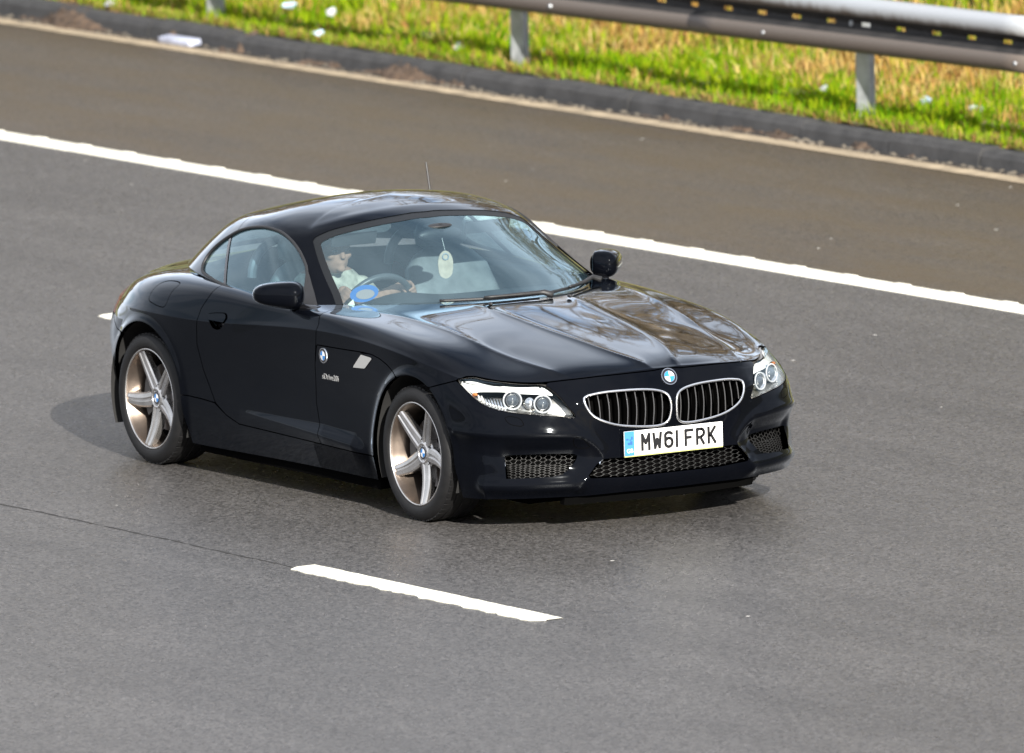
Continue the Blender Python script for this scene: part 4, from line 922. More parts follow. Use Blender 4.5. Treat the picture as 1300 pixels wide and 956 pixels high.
# ---------------------------------------------------------------- wheels (built for the right side, outward = -y)
tyre_m = mat('tyre_rubber', (.0075, .0075, .008), .62, spec=.3, var=.25, vscale=25, bump=.15, bscale=120)
rim_m = mat('alloy', (.52, .51, .50), .27, metal=.9, var=.18, vscale=14); barrel_m = mat('alloy_barrel', (.17, .138, .115), .34, metal=.85, var=.25, vscale=9)
disc_m = mat('brake_disc', (.30, .29, .29), .35, metal=.9, var=.2, vscale=20); cal_m = mat('caliper', (.13, .125, .12), .5, metal=.3)
RT = .3115
def wheel(cx, yc, ang, mir):
    sgn = 1 if mir else -1
    w_ = bpy.data.objects.new('wheel', None); COL.objects.link(w_); own(w_); w_.matrix_parent_inverse = Matrix(); w_.location = Vector((cx, sgn*yc, RT))-car.location
    def LT(prof): return [(r_, -h) for r_, h in prof]
    b_ = MB(); tp = [(.236, .088), (.240, .102), (.246, .1085), (.254, .1120), (.268, .1140), (.283, .1125), (.296, .108), (.3065, .1005), (.3130, .0915), (.3165, .080), (.3180, .066), (.3185, .052), (.3130, .050), (.3130, .042), (.3185, .040), (.3185, .012), (.3130, .010), (.3130, -.002), (.3185, -.004), (.3185, -.040), (.313, -.042), (.313, -.05), (.3185, -.052), (.316, -.082), (.306, -.102), (.27, -.113), (.236, -.09)]
    tp = [(.236+(r_-.236)*(RT-.236)/.0825, h) for r_, h in tp]; b_.lathe(LT(tp), 72)
    # shoulder blocks
    for k in range(56):
        a = 2*math.pi*k/56; R_ = [[math.cos(a), 0, -math.sin(a)], [0, 1, 0], [math.sin(a), 0, math.cos(a)]]
        b_.box(np.array(R_) @ np.array([RT-.005, -.078, 0]), (.010, .030, .024), R_)
    ty = b_.build('tyre', tyre_m, w_, mirror=mir, sharp=40)
    b_ = MB(); b_.lathe(LT([(.236, .088), (.2415, .100), (.2400, .1045), (.2360, .1050), (.2325, .1015), (.2290, .092), (.2250, .070), (.2130, .045), (.2070, .0), (.2090, -.07), (.235, -.10)]), 72)
    rm = b_.build('rim', barrel_m, w_, mirror=mir, sharp=30)
    b_ = MB(); b_.lathe(LT([(.2385, .1046), (.2365, .1063), (.2330, .1055), (.2318, .1015)]), 72); b_.build('rim_lip', rim_m, w_, mirror=mir, sharp=0)
    for k in range(5):
        a = rad(ang+72*k)
        if mir: a = math.pi-a if False else a
        st = []
        for q in np.linspace(0, 1, 12):
            r_ = .030+q*.204; h = .062+.012*q+.022*q**2.2; wd = .027+.012*(1-q)**2+.004*math.sin(math.pi*q); tw = .010*math.sin(math.pi*q)
            th = .030+.012*(1-q)
            st.append([(r_, -wd+tw, h-th), (r_, -wd+tw, h-.006), (r_, -wd*.80+tw, h), (r_, -wd*.28+tw, h+.0025), (r_, -.0035+tw, h-.003), (r_, .0035+tw, h-.003), (r_, wd*.28+tw, h+.0025), (r_, wd*.80+tw, h), (r_, wd+tw, h-.006), (r_, wd+tw, h-th)])
        V = []; m_ = len(st[0])
        for row in st:
            for (r_, s_, h) in row: V.append((r_*math.cos(a)-s_*math.sin(a), -h, r_*math.sin(a)+s_*math.cos(a)))
        sp_ = MB(); sp_.add(V, [(i*m_+j, (i+1)*m_+j, (i+1)*m_+(j+1) % m_, i*m_+(j+1) % m_) for i in range(len(st)-1) for j in range(m_)]+[tuple(range(m_)), tuple((len(st)-1)*m_+j for j in range(m_))[::-1]])
        sp_.build('spoke', rim_m, w_, mirror=mir, sharp=28)
    b_ = MB(); b_.lathe(LT([(.0, .060), (.036, .060), (.038, .066), (.044, .0685), (.058, .060), (.078, .052), (.080, .02)]), 40)
    b_.build('hub', rim_m, w_, mirror=mir, sharp=30)
    for k in range(5):
        a = rad(ang+36+72*k); b_ = MB(); c_ = np.array([.057*math.cos(a), 0, .057*math.sin(a)])
        b_.lathe(LT([(.0, .056), (.006, .056), (.0105, .058), (.0115, .064), (.0085, .064), (.0085, .057)]), 12, c_); b_.build('wheel_bolt', blackp, w_, mirror=mir)
    # centre cap badge
    rb = roundel('centre_badge', (0, -.0605, 0), (0, -1, 0), .033, parent=w_, mirror=mir)
    b_ = MB(); b_.lathe(LT([(.085, .012), (.158, .012), (.160, .008), (.160, -.012), (.085, -.012), (.085, .02), (.0, .02)]), 56); b_.build('brake_disc', disc_m, w_, mirror=mir, sharp=30)
    b_ = MB(); A = np.linspace(rad(150), rad(215), 9)
    pr = [(.105, .030), (.172, .034), (.176, -.03), (.105, -.03)]
    V = [(r_*math.cos(a), -h, r_*math.sin(a)) for a in A for r_, h in pr]
    b_.add(V, [(i*4+j, (i+1)*4+j, (i+1)*4+(j+1) % 4, i*4+(j+1) % 4) for i in range(8) for j in range(4)]+[(0, 1, 2, 3), (35, 34, 33, 32)], False)
    b_.build('brake_caliper', cal_m, w_, mirror=mir, sharp=30)
    b_ = MB(); b_.lathe(LT([(.206, -.02), (.0, -.02)]), 40); b_.build('backing_plate', dark, w_, mirror=mir)
for mir in (False, True):
    wheel(0, .7555, 62, mir); wheel(-WB, .766, 41, mir)
    # wheel-well liners
    for cx, r_, y0, y1 in ((0, .372, .50, .848), (-WB, .380, .50, .868)):
        b_ = MB(); A = np.linspace(rad(-25), rad(205), 40)
        V = [(cx+r_*math.cos(a), -y1, .322+r_*math.sin(a)) for a in A]+[(cx+r_*math.cos(a), -y0, .322+r_*math.sin(a)) for a in A]; n = len(A)
        b_.add(V, [(i, n+i, n+i+1, i+1) for i in range(n-1)])
        b_.add([(cx, -y0, .322)]+[(cx+r_*math.cos(a), -y0, .322+r_*math.sin(a)) for a in A], [(0, i+1, i+2) for i in range(n-1)], False)
        own(b_.build('wheel_liner', mat('liner_felt', (.012, .012, .012), .95), mirror=mir, sharp=0))

# ---------------------------------------------------------------- underbody and inner structure
b_ = MB(); b_.box((-1.25, 0, .155), (3.5, 1.12, .10)); b_.box((-1.25, 0, .150), (1.70, 1.64, .10)); b_.box((-2.95, 0, .29), (.5, 1.0, .14)); own(b_.build('floor_pan', dark, sharp=0))  # black pan hung below the sills, standing in for shadow under the car
b_ = MB(); b_.box((-.45, 0, .52), (.10, 1.50, .60)); b_.box((.62, 0, .43), (.05, 1.14, .46)); b_.box((.1, 0, .5), (1.0, .9, .3)); own(b_.build('engine_bay', dark, sharp=0))
b_ = MB()
ys = np.linspace(-.50, .50, 21)
V = []; 
for yv in ys: X_ = fx(yv, .19)-.035; V += [(X_, yv, .185), (X_-.02, yv, .118), (X_-.05, yv, .118), (X_-.06, yv, .2)]
b_.add(V, [(i*4+j, i*4+(j+1) % 4, (i+1)*4+(j+1) % 4, (i+1)*4+j) for i in range(20) for j in range(4)]+[(0, 1, 2, 3), (83, 82, 81, 80)], False)
own(b_.build('air_dam', dark, sharp=30))
# ---------------------------------------------------------------- front openings
slat_m = mat('slat', (.26, .26, .27), .3, metal=.6); mesh_m = mat('grille_mesh', (.032, .032, .032), .42, metal=.2, var=.2, vscale=60)
kpoly = smooth_poly(kyz, 4)
def yz_span(poly, yv):
    zz = []
    for a, c in zip(poly, np.roll(poly, -1, 0)):
        if (a[0]-yv)*(c[0]-yv) < 0: zz.append(a[1]+(c[1]-a[1])*(yv-a[0])/(c[0]-a[0]))
    return (min(zz), max(zz)) if len(zz) >= 2 else None
def kidney(mir):
    sg_ = 1 if mir else -1
    k_ = empty('kidney_grille', (0, 0, 0)); own(k_); k_.matrix_parent_inverse = car.matrix_basis.inverted()
    loop = [(fx(p[0], p[1])+.004, -p[0], p[1]) for p in kpoly]
    b_ = MB(); b_.tube(loop, .0060, 10, closed=True); b_.build('surround', chrome, k_, mirror=mir, sharp=0)
    # tunnel
    b_ = MB(); n = len(loop); V = loop+[(p[0]-.075, p[1], p[2]) for p in loop]
    b_.add(V, [(i, (i+1) % n, n+(i+1) % n, n+i) for i in range(n)]+[tuple(range(n, 2*n))]); b_.build('duct', dark, k_, mirror=mir, sharp=30)
    y0, y1 = kpoly[:, 0].min(), kpoly[:, 0].max()
    for q in np.linspace(.085, .93, 9):
        yv = y0+(y1-y0)*q; zz = yz_span(kpoly, yv)
        if not zz: continue
        b_ = MB(); V = []
        for zv in np.linspace(zz[0]+.002, zz[1]-.002, 9):
            xx = fx(yv, zv)-.010; V += [(xx, -yv, zv), (xx-.005, -yv-.0019, zv), (xx-.04, -yv-.002, zv), (xx-.04, -yv+.002, zv), (xx-.005, -yv+.0019, zv)]
        for j in range(5): b_.add(V, [(i*5+j, (i+1)*5+j, (i+1)*5+(j+1) % 5, i*5+(j+1) % 5) for i in range(8)], True, 0 if j in (0, 4) else 1)
        b_.build('slat', [slat_m, dark], k_, mirror=mir, sharp=40)
both(kidney)
def hexmesh(b_, poly, wy, hz, posf, r_=.0016):
    "zigzag honeycomb inside a 2-D polygon; posf maps (a,b) to 3-D"
    poly = np.asarray(poly); a0, a1 = poly[:, 0].min(), poly[:, 0].max(); z0, z1 = poly[:, 1].min(), poly[:, 1].max()
    q = hz*.18; row = 0; zz = z0-hz
    while zz < z1+hz:
        A = np.arange(a0-wy, a1+wy, wy/2); pts = []
        for i, a in enumerate(A):
            k = (i//1) % 4
            up_ = (i+2*row) % 4 in (1, 2)
            pts.append((a, zz+(hz*.5 if up_ else 0)))
        pts = np.array(pts); ins = sdpoly(pts, poly) < .003
        for i in range(len(pts)-1):
            if ins[i] and ins[i+1]: b_.tube([posf(*pts[i]), posf(*pts[i+1])], r_, 4, caps=False)
        zz += hz*.5; row += 1
def lower(mir=False):
    b_ = MB(); full = np.concatenate([iyz[1:-1], iyz[1:-1][::-1]*np.array([-1, 1])])
    full[:, 0] = np.where(np.abs(full[:, 0]) < .02, full[:, 0], full[:, 0])
    hexmesh(b_, full, .036, .0185, lambda a, c: (fx(a, c)-.022, a, c)); o = own(b_.build('lower_grille_mesh', mesh_m, sharp=0))
    b_ = MB(); ys = np.linspace(-.44, .44, 25); V = []
    for yv in ys: V += [(fx(yv, .28)-.07, yv, .20), (fx(yv, .28)-.07, yv, .36)]
    b_.add(V, [(2*i, 2*i+2, 2*i+3, 2*i+1) for i in range(24)]); own(b_.build('lower_grille_duct', dark))
    # bright edge under the mesh
lower()
fpoly = to_uz(BODY.pts(fog_px))
_uz = np.stack([(_fp[:, 0]+_fp[:, 1])/math.sqrt(2), _fp[:, 2]], 1)
def uzpos(u, zv, inset=0.):
    d_ = (_uz[:, 0]-u)**2+(_uz[:, 1]-zv)**2; k = np.argsort(d_)[:4]; w_ = 1/(d_[k]+1e-6); p = (w_[:, None]*_fp[k]).sum(0)/w_.sum(); n_ = (w_[:, None]*_fn[k]).sum(0); n_ /= np.linalg.norm(n_)
    return p-n_*inset
def fog(mir):
    b_ = MB(); hexmesh(b_, fpoly+np.array([.0, .0]), .022, .012, lambda a, c: uzpos(a, c, .030)+np.array([-.012, .012, 0])*0, .0014)
    own(b_.build('vent_mesh', mesh_m, mirror=mir, sharp=0))
    panel('vent_back', BODY, Ffog-.004, dark, 'L' if mir else 'R', off=-.06, skirt=False)
both(fog)
# tow eye cover and headlamp washer flap: thin outlined caps
def outline_cap(name, px, mir):
    P_ = to_uz(BODY.pts(px)); F_ = np.where(x > .2, sdpoly(UZ, smooth_poly(P_, 3)), 9)
    lp = boundary_loop(BODY, F_, off=-.0012); b_ = MB(); b_.tube(lp[::2], .0022, 6, closed=True); own(b_.build(name, dark, mirror=mir, sharp=0))
outline_cap('tow_eye_cover', [(728, 556.5), (738, 556), (744, 561), (749, 568), (742, 569), (730.5, 568)], False)
both(lambda m: outline_cap('washer_cover', [(641, 529), (659, 531), (665, 541), (647, 538.5)], m))

# ---------------------------------------------------------------- headlights
hl_dark = mat('lamp_housing', (.50, .49, .47), .25, metal=.85); hl_white = mat('lamp_eyelid', (.82, .82, .80), .25, spec=.6); clear = glassmat('lamp_cover', (.90, .92, .92), .02)
projm = mat('projector_glass', (.05, .06, .075), .03, coat=1, spec=.8); amber = mat('amber', (.55, .16, .03), .25)
eye_px = [(581.5, 483.2), (591, 480.6), (602, 480.5), (617, 483.6), (635, 486.4), (660, 488.7), (686, 489.6), (697, 495.2), (702, 500.5), (690, 499), (660, 497.2), (640, 494.8), (622, 494.5), (606, 495), (598, 497), (590.5, 491.5)]
Feye = np.where(x > .15, sdpoly(UZ, smooth_poly(to_uz(BODY.pts(eye_px)), 3)), 9)
def headlight(mir):
    h_ = empty('headlight', (0, 0, 0)); own(h_); sd_ = 'L' if mir else 'R'
    def pp(*a, **k):
        o = panel(*a, **k); o.parent = h_; o.matrix_parent_inverse = Matrix(); return o
    pp('housing', BODY, Fhead-.002, hl_dark, sd_, off=-.075, skirt=False)
    lp = boundary_loop(BODY, Fhead, off=-.003); n = len(lp)
    b_ = MB(); V = [tuple(p) for p in lp]+[tuple(p+np.array([-.055, .05, 0])) for p in lp]
    b_.add(V, [(i, (i+1) % n, n+(i+1) % n, n+i) for i in range(n)]); b_.build('bezel', hl_dark, h_, mirror=mir, sharp=0)
    pp('eyelid', BODY, Feye, hl_white, sd_, off=-.018, depth=.03)
    for (px, py, R_) in ((651.4, 508.5, .041), (690, 513.2, .039)):
        p, n_ = BODY.hit(px, py); ax = np.array([.90, -.38, .12]); ax /= np.linalg.norm(ax); c_ = p-ax*.040
        r1, u1, n1_ = frame_from(ax)
        b_ = MB(); A = np.linspace(0, 2*math.pi, 37)[:-1]; b_.tube([c_+r1*R_*math.cos(a)+u1*R_*math.sin(a)+n1_*.014 for a in A], .0040, 8, closed=True); b_.build('light_ring', mat('lamp_ring', (.40, .41, .43), .2), h_, mirror=mir, sharp=0)
        b_ = MB(); Rm = np.stack([r1, u1, n1_], 1); b_.ellipsoid(c_, (R_*.74, R_*.74, R_*.62), Rm, 28, 16); b_.build('projector', projm, h_, mirror=mir, sharp=0)
        b_ = MB(); V = []
        for (rr_, hh) in ((R_*.72, .004), (R_*.95, .012), (R_*1.0, -.03)):
            V += [c_+r1*rr_*math.cos(a)+u1*rr_*math.sin(a)+n1_*hh for a in A]
        b_.add(V, [(q*36+i, q*36+(i+1) % 36, (q+1)*36+(i+1) % 36, (q+1)*36+i) for q in range(2) for i in range(36)]); b_.build('reflector', chrome, h_, mirror=mir, sharp=30)
    # ribbed indicator reflector outboard
    for k in range(9):
        u0, v0 = 604+k*4.2, 497.5+k*.9; p0, n0 = BODY.hit(u0, v0); p1, n1_ = BODY.hit(u0+3.5, v0+10+k*.8)
        b_ = MB(); b_.tube([p0-n0*.03, p1-n1_*.034], .0052, 6); b_.build('indicator_rib', chrome if k > 1 else hl_white, h_, mirror=mir, sharp=0)
    p, n_ = BODY.hit(600.5, 497.5); b_ = MB(); b_.ellipsoid(p-n_*.022, (.018, .01, .008)); b_.build('indicator_bulb', amber, h_, mirror=mir)
    p, n_ = BODY.hit(672, 505); b_ = MB(); b_.ellipsoid(p-n_*.05, (.03, .03, .03)); b_.build('bulb_shroud', chrome, h_, mirror=mir)
    pp('lens', BODY, Fhead+GAP*1.3, clear, sd_, off=-.0015, depth=.006)
both(headlight)

# ---------------------------------------------------------------- number plate
pl = empty('number_plate', (0, 0, 0)); own(pl)
plx, plz = .862, .3345
white_pl = mat('plate_white', (.86, .86, .84), .4); black_pl = mat('plate_black', (.008, .008, .009), .4); blue_pl = mat('plate_blue', (.05, .22, .52), .4); yel = mat('plate_edge', (.45, .47, .18), .5)
def prow(b_, y0, y1, z0, z1, h, th=.003): b_.box((plx+h, (y0+y1)/2, plz+(z0+z1)/2), (th, abs(y1-y0), abs(z1-z0)))
b_ = MB(); prow(b_, -.26, .26, 0, .111, -.003, .006); b_.build('plate_board', white_pl, pl, sharp=0)
b_ = MB(); prow(b_, -.2595, -.209, .0005, .1105, .001, .0025); b_.build('plate_band', blue_pl, pl, sharp=0)
b_ = MB(); prow(b_, -.26, .26, -.006, 0, -.004, .006); b_.build('plate_rim', yel, pl, sharp=0)
b_ = MB()
for (y0, y1, z0, z1) in ((-.203, .254, .1035, .1048), (-.203, .254, .0062, .0075), (-.203, -.2017, .0062, .1048), (.2527, .254, .0062, .1048)): prow(b_, y0, y1, z0, z1, .0008, .0012)
b_.build('plate_border', mat('plate_line', (.35, .36, .36), .5), pl, sharp=0)
def stroke(b_, pts, w_=.0137):
    pts = [np.array(p, float) for p in pts]; n = len(pts)
    for i in range(n-1):
        a, c = pts[i], pts[i+1]; L = np.linalg.norm(c-a)
        if L < 1e-5: continue
        d = (c-a)/L; nn = np.array([-d[1], d[0]])*w_/2; e0 = w_*.30 if i > 0 else 0; e1 = w_*.30 if i < n-2 else 0
        a, c = a-d*e0, c+d*e1; q = [a+nn, c+nn, c-nn, a-nn]; hh = .0020+.00006*(i % 2)
        b_.add([(plx+hh, p[0], p[1]) for p in q]+[(plx-.001, p[0], p[1]) for p in q], [(0, 1, 2, 3), (0, 4, 5, 1), (1, 5, 6, 2), (2, 6, 7, 3), (3, 7, 4, 0)], False)
def arc(cx, cy, rx, ry, a0, a1, n=10): return [(cx+rx*math.cos(rad(a)), cy+ry*math.sin(rad(a))) for a in np.linspace(a0, a1, n)]
W_, H_ = .050, .079; h = .0137/2
GL = {'M': [[(h, 0), (h, H_-h*.6), (W_/2, H_*.42), (W_-h, H_-h*.6), (W_-h, 0)]],
      'W': [[(h*.8, H_), (W_*.27, h), (W_/2, H_*.62), (W_*.73, h), (W_-h*.8, H_)]],
      '6': [[(W_-h*1.2, H_-h*2.6)]+arc(W_/2, H_-.02, W_/2-h, .02-h, 30, 180, 8)+[(h, .022)]+arc(W_/2, .024, W_/2-h, .024-h, 180, 360, 10)+arc(W_/2, .029, W_/2-h, .024-h, 0, 150, 9)],
      '1': [[(h, 0), (h, H_)]],
      'F': [[(W_-.002, H_-h), (h, H_-h), (h, 0)], [(h, H_*.50), (W_*.78, H_*.50)]],
      'R': [[(h, 0), (h, H_-h), (W_*.55, H_-h)]+arc(W_*.55, H_*.70, W_*.45-h, H_*.30-h, 80, -80, 8)+[(W_*.55, H_*.40+h*.4), (h, H_*.40+h*.4)], [(W_*.5, H_*.42), (W_-h, 0)]],
      'K': [[(h, 0), (h, H_)], [(W_-h, H_), (h*1.6, H_*.44)], [(W_*.38, H_*.52), (W_-h*.9, 0)]]}
yy = -.1735
for ch in 'MW61 FRK':
    if ch == ' ': yy += .022; continue
    b_ = MB()
    for st in GL[ch]: stroke(b_, [(yy+p[0], plz+.016+p[1]) for p in st])
    b_.build('plate_character', black_pl, pl, sharp=0); yy += (.0137 if ch == '1' else W_)+.011
def small_text(txt, size, name, m_, parent=None):
    cu = bpy.data.curves.new(name, 'FONT'); cu.body = txt; cu.size = size; cu.extrude = .0012; cu.align_x = 'CENTER'; cu.align_y = 'CENTER'; cu.resolution_u = 3
    o = bpy.data.objects.new(name, cu); COL.objects.link(o); dg = bpy.context.evaluated_depsgraph_get(); me = bpy.data.meshes.new_from_object(o.evaluated_get(dg)); bpy.data.objects.remove(o); bpy.data.curves.remove(cu)
    o = link(name, me, m_); 
    return o
def place(o, c, n, right, parent=None):
    n = np.array(n, float); n /= np.linalg.norm(n); r_ = np.array(right, float); r_ -= n*(r_@n); r_ /= np.linalg.norm(r_); u = np.cross(n, r_)
    M = Matrix(((r_[0], u[0], n[0], c[0]), (r_[1], u[1], n[1], c[1]), (r_[2], u[2], n[2], c[2]), (0, 0, 0, 1)))
    me = o.data; me.transform(M); own(o, parent)
o = small_text('GB', .027, 'plate_letters', white_pl); place(o, (plx+.0028, -.234, plz+.021), (1, 0, 0), (0, 1, 0), pl)
b_ = MB()   # faded emblem above the letters
for k, (dy, dz, w2, h2) in enumerate([(-.012, .075, .012, .007), (.004, .072, .010, .005), (.012, .080, .008, .012), (-.004, .055, .012, .010), (.008, .058, .012, .016)]): prow(b_, -.234+dy-w2/2, -.234+dy+w2/2, dz-h2/2, dz+h2/2, .0026, .0012)
b_.build('plate_emblem', mat('plate_emblem', (.03, .10, .28), .5), pl, sharp=0)

# ---------------------------------------------------------------- badges, lettering, repeaters, handles, flaps
p, n_ = BODY.hit(847.4, 478.4); p[1] = 0; n_[1] = 0; roundel('hood_badge', p+n_*.002, n_, .041, up=(-.4, 0, 1))
p, n_ = BODY.hit(411.2, 451.3)
for mir in (False, True): roundel('side_badge', p+n_*.001, n_, .036, mirror=mir)
sil = mat('silver_letters', (.45, .45, .45), .3, metal=.6)
p0, n0 = BODY.hit(419.8, 479.5)
o = small_text('sDrive20i', .038, 'model_lettering', sil); o.data.transform(Matrix.Scale(1.05, 4, (1, 0, 0))); place(o, p0+n0*.0015, n0, (1, 0, 0))
o = small_text('sDrive20i', .038, 'model_lettering', sil); o.data.transform(Matrix.Scale(1.05, 4, (1, 0, 0))); place(o, p0*MIR+n0*MIR*.0015, n0*MIR, (-1, 0, 0))
repm = mat('repeater_lens', (.40, .40, .39), .12, coat=.6)
for side in 'RL':
    panel('side_repeater', BODY, Frep+.0005, repm, side, off=.003, depth=.012)
    d_ = own_parts['door'+side]
    zc = np.mean(HAN[:, 2]); lowz = HAN[:, 2].min()+.47*(HAN[:, 2].max()-HAN[:, 2].min())
    o = panel('handle_recess', BODY, Fhan-.003, gloss, side, off=-.030, skirt=False); o.parent = d_; o.matrix_parent_inverse = Matrix()
    o = panel('handle', BODY, gaps(Fhan+.0035, -(z-lowz)+.0), paintm, side, off=.006, depth=.024); o.parent = d_; o.matrix_parent_inverse = Matrix()
# ---------------------------------------------------------------- door mirrors
def mirror_unit(mir):
    m_ = empty('door_mirror', (0, 0, 0)); own(m_); m_.matrix_parent_inverse = car.matrix_basis.inverted()
    # housing: rings along the axis from the inner end to the outer tip
    a = np.array([-1.135, -.775, .925]); c = np.array([-1.265, -.985, .932])
    ax = (c-a)/np.linalg.norm(c-a); fw = np.array([.86, -.50, 0.0]); fw -= ax*(fw@ax); fw /= np.linalg.norm(fw); up = np.cross(fw, ax); up = up if up[2] > 0 else -up
    b_ = MB(); V = []; n = 28; Q = np.concatenate([[0, .03], np.linspace(.09, .93, 13), [.98, 1.0]]); m = len(Q)
    for q in Q:
        e = (1-abs(2*q-1)**5.5)**(1/2.6) if 0 < q < 1 else .02
        e = max(e, .02); H = .068*e*(1-.42*q*q); D = .100*e*(1-.35*q); ce = a+(c-a)*q+fw*(.012-.045*q*q)+up*(.004*math.sin(3*q))
        for k in range(n):
            th = 2*math.pi*k/n; cs, sn = math.cos(th), math.sin(th)
            f_ = D*(abs(cs)**.7*(1 if cs > 0 else -1)) if cs > 0 else .030*e*(-(abs(cs)**.35))
            V.append(ce+fw*f_+up*H*(abs(sn)**.72)*(1 if sn > 0 else -1))
    b_.add(V, [(i*n+k, i*n+(k+1) % n, (i+1)*n+(k+1) % n, (i+1)*n+k) for i in range(m-1) for k in range(n)]+[tuple(range(n))[::-1], tuple((m-1)*n+k for k in range(n))])
    b_.build('housing', paintm, m_, mirror=mir, sharp=60)
    # rear glass
    gl = MB(); ce = (a+c)/2-fw*.034; A = np.linspace(0, 2*math.pi, 33)[:-1]
    gl.add([ce+ax*.085*abs(math.cos(t_))**.7*np.sign(math.cos(t_))+up*.048*abs(math.sin(t_))**.7*np.sign(math.sin(t_)) for t_ in A], [tuple(range(32))], False)
    gl.build('mirror_glass', mat('mirror_glass', (.8, .82, .85), .02, metal=1), m_, mirror=mir, sharp=0)
    # arm and foot
    b_ = MB(); b_.tube([(-1.165, -.83, .885), (-1.11, -.80, .877), (-1.05, -.775, .872), (-1.02, -.765, .868)], [.022, .025, .027, .024], 12, squash=(.62, 1.3)); b_.build('arm', gloss, m_, mirror=mir, sharp=40)
both(mirror_unit)
def sail(mir):  # black triangle in the front corner of the side window
    P_ = CAN.pts([(391, 343), (396.5, 362), (404.5, 392.5), (384.5, 390.5), (385, 376), (388, 360)]); F_ = np.where((gx < -.9) & (gy > .4), sdpoly(GXZ, to_xz(P_)), 9)
    panel('mirror_base', CAN, F_, blackp, 'L' if mir else 'R', off=.004, depth=.008)
both(sail)

# ---------------------------------------------------------------- wipers, washer jets, aerial
def wpt(yv, q, lift=.012):
    "point on the windscreen: y, fraction q up from the base"
    d_ = (CAN.P[..., 1]+abs(yv))**2+((CAN.P[..., 2]-(.905+.30*q))*1.)**2+np.where(CAN.P[..., 0] < -1.5, 9, 0); i, j = np.unravel_index(np.argmin(d_), d_.shape)
    p = CAN.P[i, j]*np.array([1, -1 if yv > 0 else 1, 1]); n_ = CAN.N[i, j]*np.array([1, -1 if yv > 0 else 1, 1]); return np.array(p)+np.array(n_)*lift
def wiper(y0, q0, y1, q1):
    w_ = empty('wiper', (0, 0, 0)); own(w_); w_.matrix_parent_inverse = car.matrix_basis.inverted()
    L_ = [wpt(y0+(y1-y0)*k, q0+(q1-q0)*k) for k in np.linspace(0, 1, 14)]
    L_ = [np.mean(L_[max(0, i-2):i+3], 0) for i in range(14)]
    b_ = MB(); b_.tube(L_, np.linspace(.006, .006, 14), 6, squash=(1.2, .7)); b_.build('blade', rubber, w_, sharp=0)
    A_ = [L_[i]+np.array([.022+.02*max(0, (i-8)/5), 0, .010]) for i in range(5, 14)]; A_.append(A_[-1]+np.array([.03, .03, -.012]))
    b_ = MB(); b_.tube(A_, [.006, .007, .007, .008, .009, .010, .010, .011, .013, .015], 8); b_.build('arm', blackp, w_, sharp=0)
wiper(-.40, -.01, .16, .0)
wiper(.12, -.01, .60, .0)
for sy in (-1, 1):
    b_ = MB(); b_.ellipsoid((-.398, sy*.212, .906), (.016, .010, .009)); own(b_.build('washer_jet', blackp))
# cowl panel under the wipers
b_ = MB(); V = []
for yv in np.linspace(-.62, .62, 25): xx = -.60-.30*abs(yv)**2*1.0; V += [(xx+.07, yv, .892-.03*yv*yv), (xx-.10, yv, .905-.045*yv*yv)]
b_.add(V, [(2*i, 2*i+1, 2*i+3, 2*i+2) for i in range(24)]); own(b_.build('cowl', blackp, sharp=0))
b_ = MB(); b_.tube([(-2.47, .69, .90), (-2.49, .692, 1.12), (-2.545, .70, 1.30)], [.010, .0065, .005], 8); b_.ellipsoid((-2.47, .69, .902), (.02, .02, .012)); own(b_.build('aerial', blackp))

# ---------------------------------------------------------------- cabin
dashm = mat('dash_vinyl', (.020, .021, .022), .6, var=.2, vscale=30); leather = mat('seat_leather', (.15, .155, .155), .45, var=.25, vscale=14, bump=.1, bscale=90)
b_ = MB(); V = []; ys = np.linspace(-.745, .745, 41)
for yv in ys:
    hump = .035*math.exp(-((yv+.37)/.17)**2); e = yv*yv
    V += [(-.64-.36*e, yv, .885-.045*e), (-.85-.20*e, yv, .890-.03*e+hump*.4), (-.98, yv, .885-.03*e+hump), (-1.06, yv, .845+hump*.6), (-1.09, yv, .76), (-1.03, yv, .55)]
n = 6; b_.add(V, [(i*n+j, i*n+j+1, (i+1)*n+j+1, (i+1)*n+j) for i in range(40) for j in range(n-1)]); own(b_.build('dashboard', dashm, sharp=0))
b_ = MB()
for (x0, x1, y0, y1, z0, z1) in ((-2.62, -1.0, -.70, .70, .22, .26), (-2.60, -2.55, -.5, .5, .25, .88), (-1.06, -1.0, -.70, .70, .25, .70)): b_.box(((x0+x1)/2, (y0+y1)/2, (z0+z1)/2), (x1-x0, y1-y0, z1-z0))
b_.box((-1.75, 0, .45), (1.3, .20, .42)); own(b_.build('cabin_floor', dark, sharp=0))
for mir in (False, True):
    b_ = MB(); P_ = [(-1.0, -.76, .855), (-1.6, -.765, .865), (-2.2, -.715, .885)]; V = []
    for q in np.linspace(0, 1, 16):
        xx = -1.0-1.25*q; yy_ = -.735+.05*q*q; V += [(xx, yy_-.03, .862+.03*q), (xx, yy_+.045, .850+.03*q), (xx, yy_+.055, .70), (xx, yy_+.02, .30)]
    b_.add(V, [(i*4+j, i*4+j+1, (i+1)*4+j+1, (i+1)*4+j) for i in range(15) for j in range(3)]); own(b_.build('door_card', dashm, mirror=mir, sharp=0))
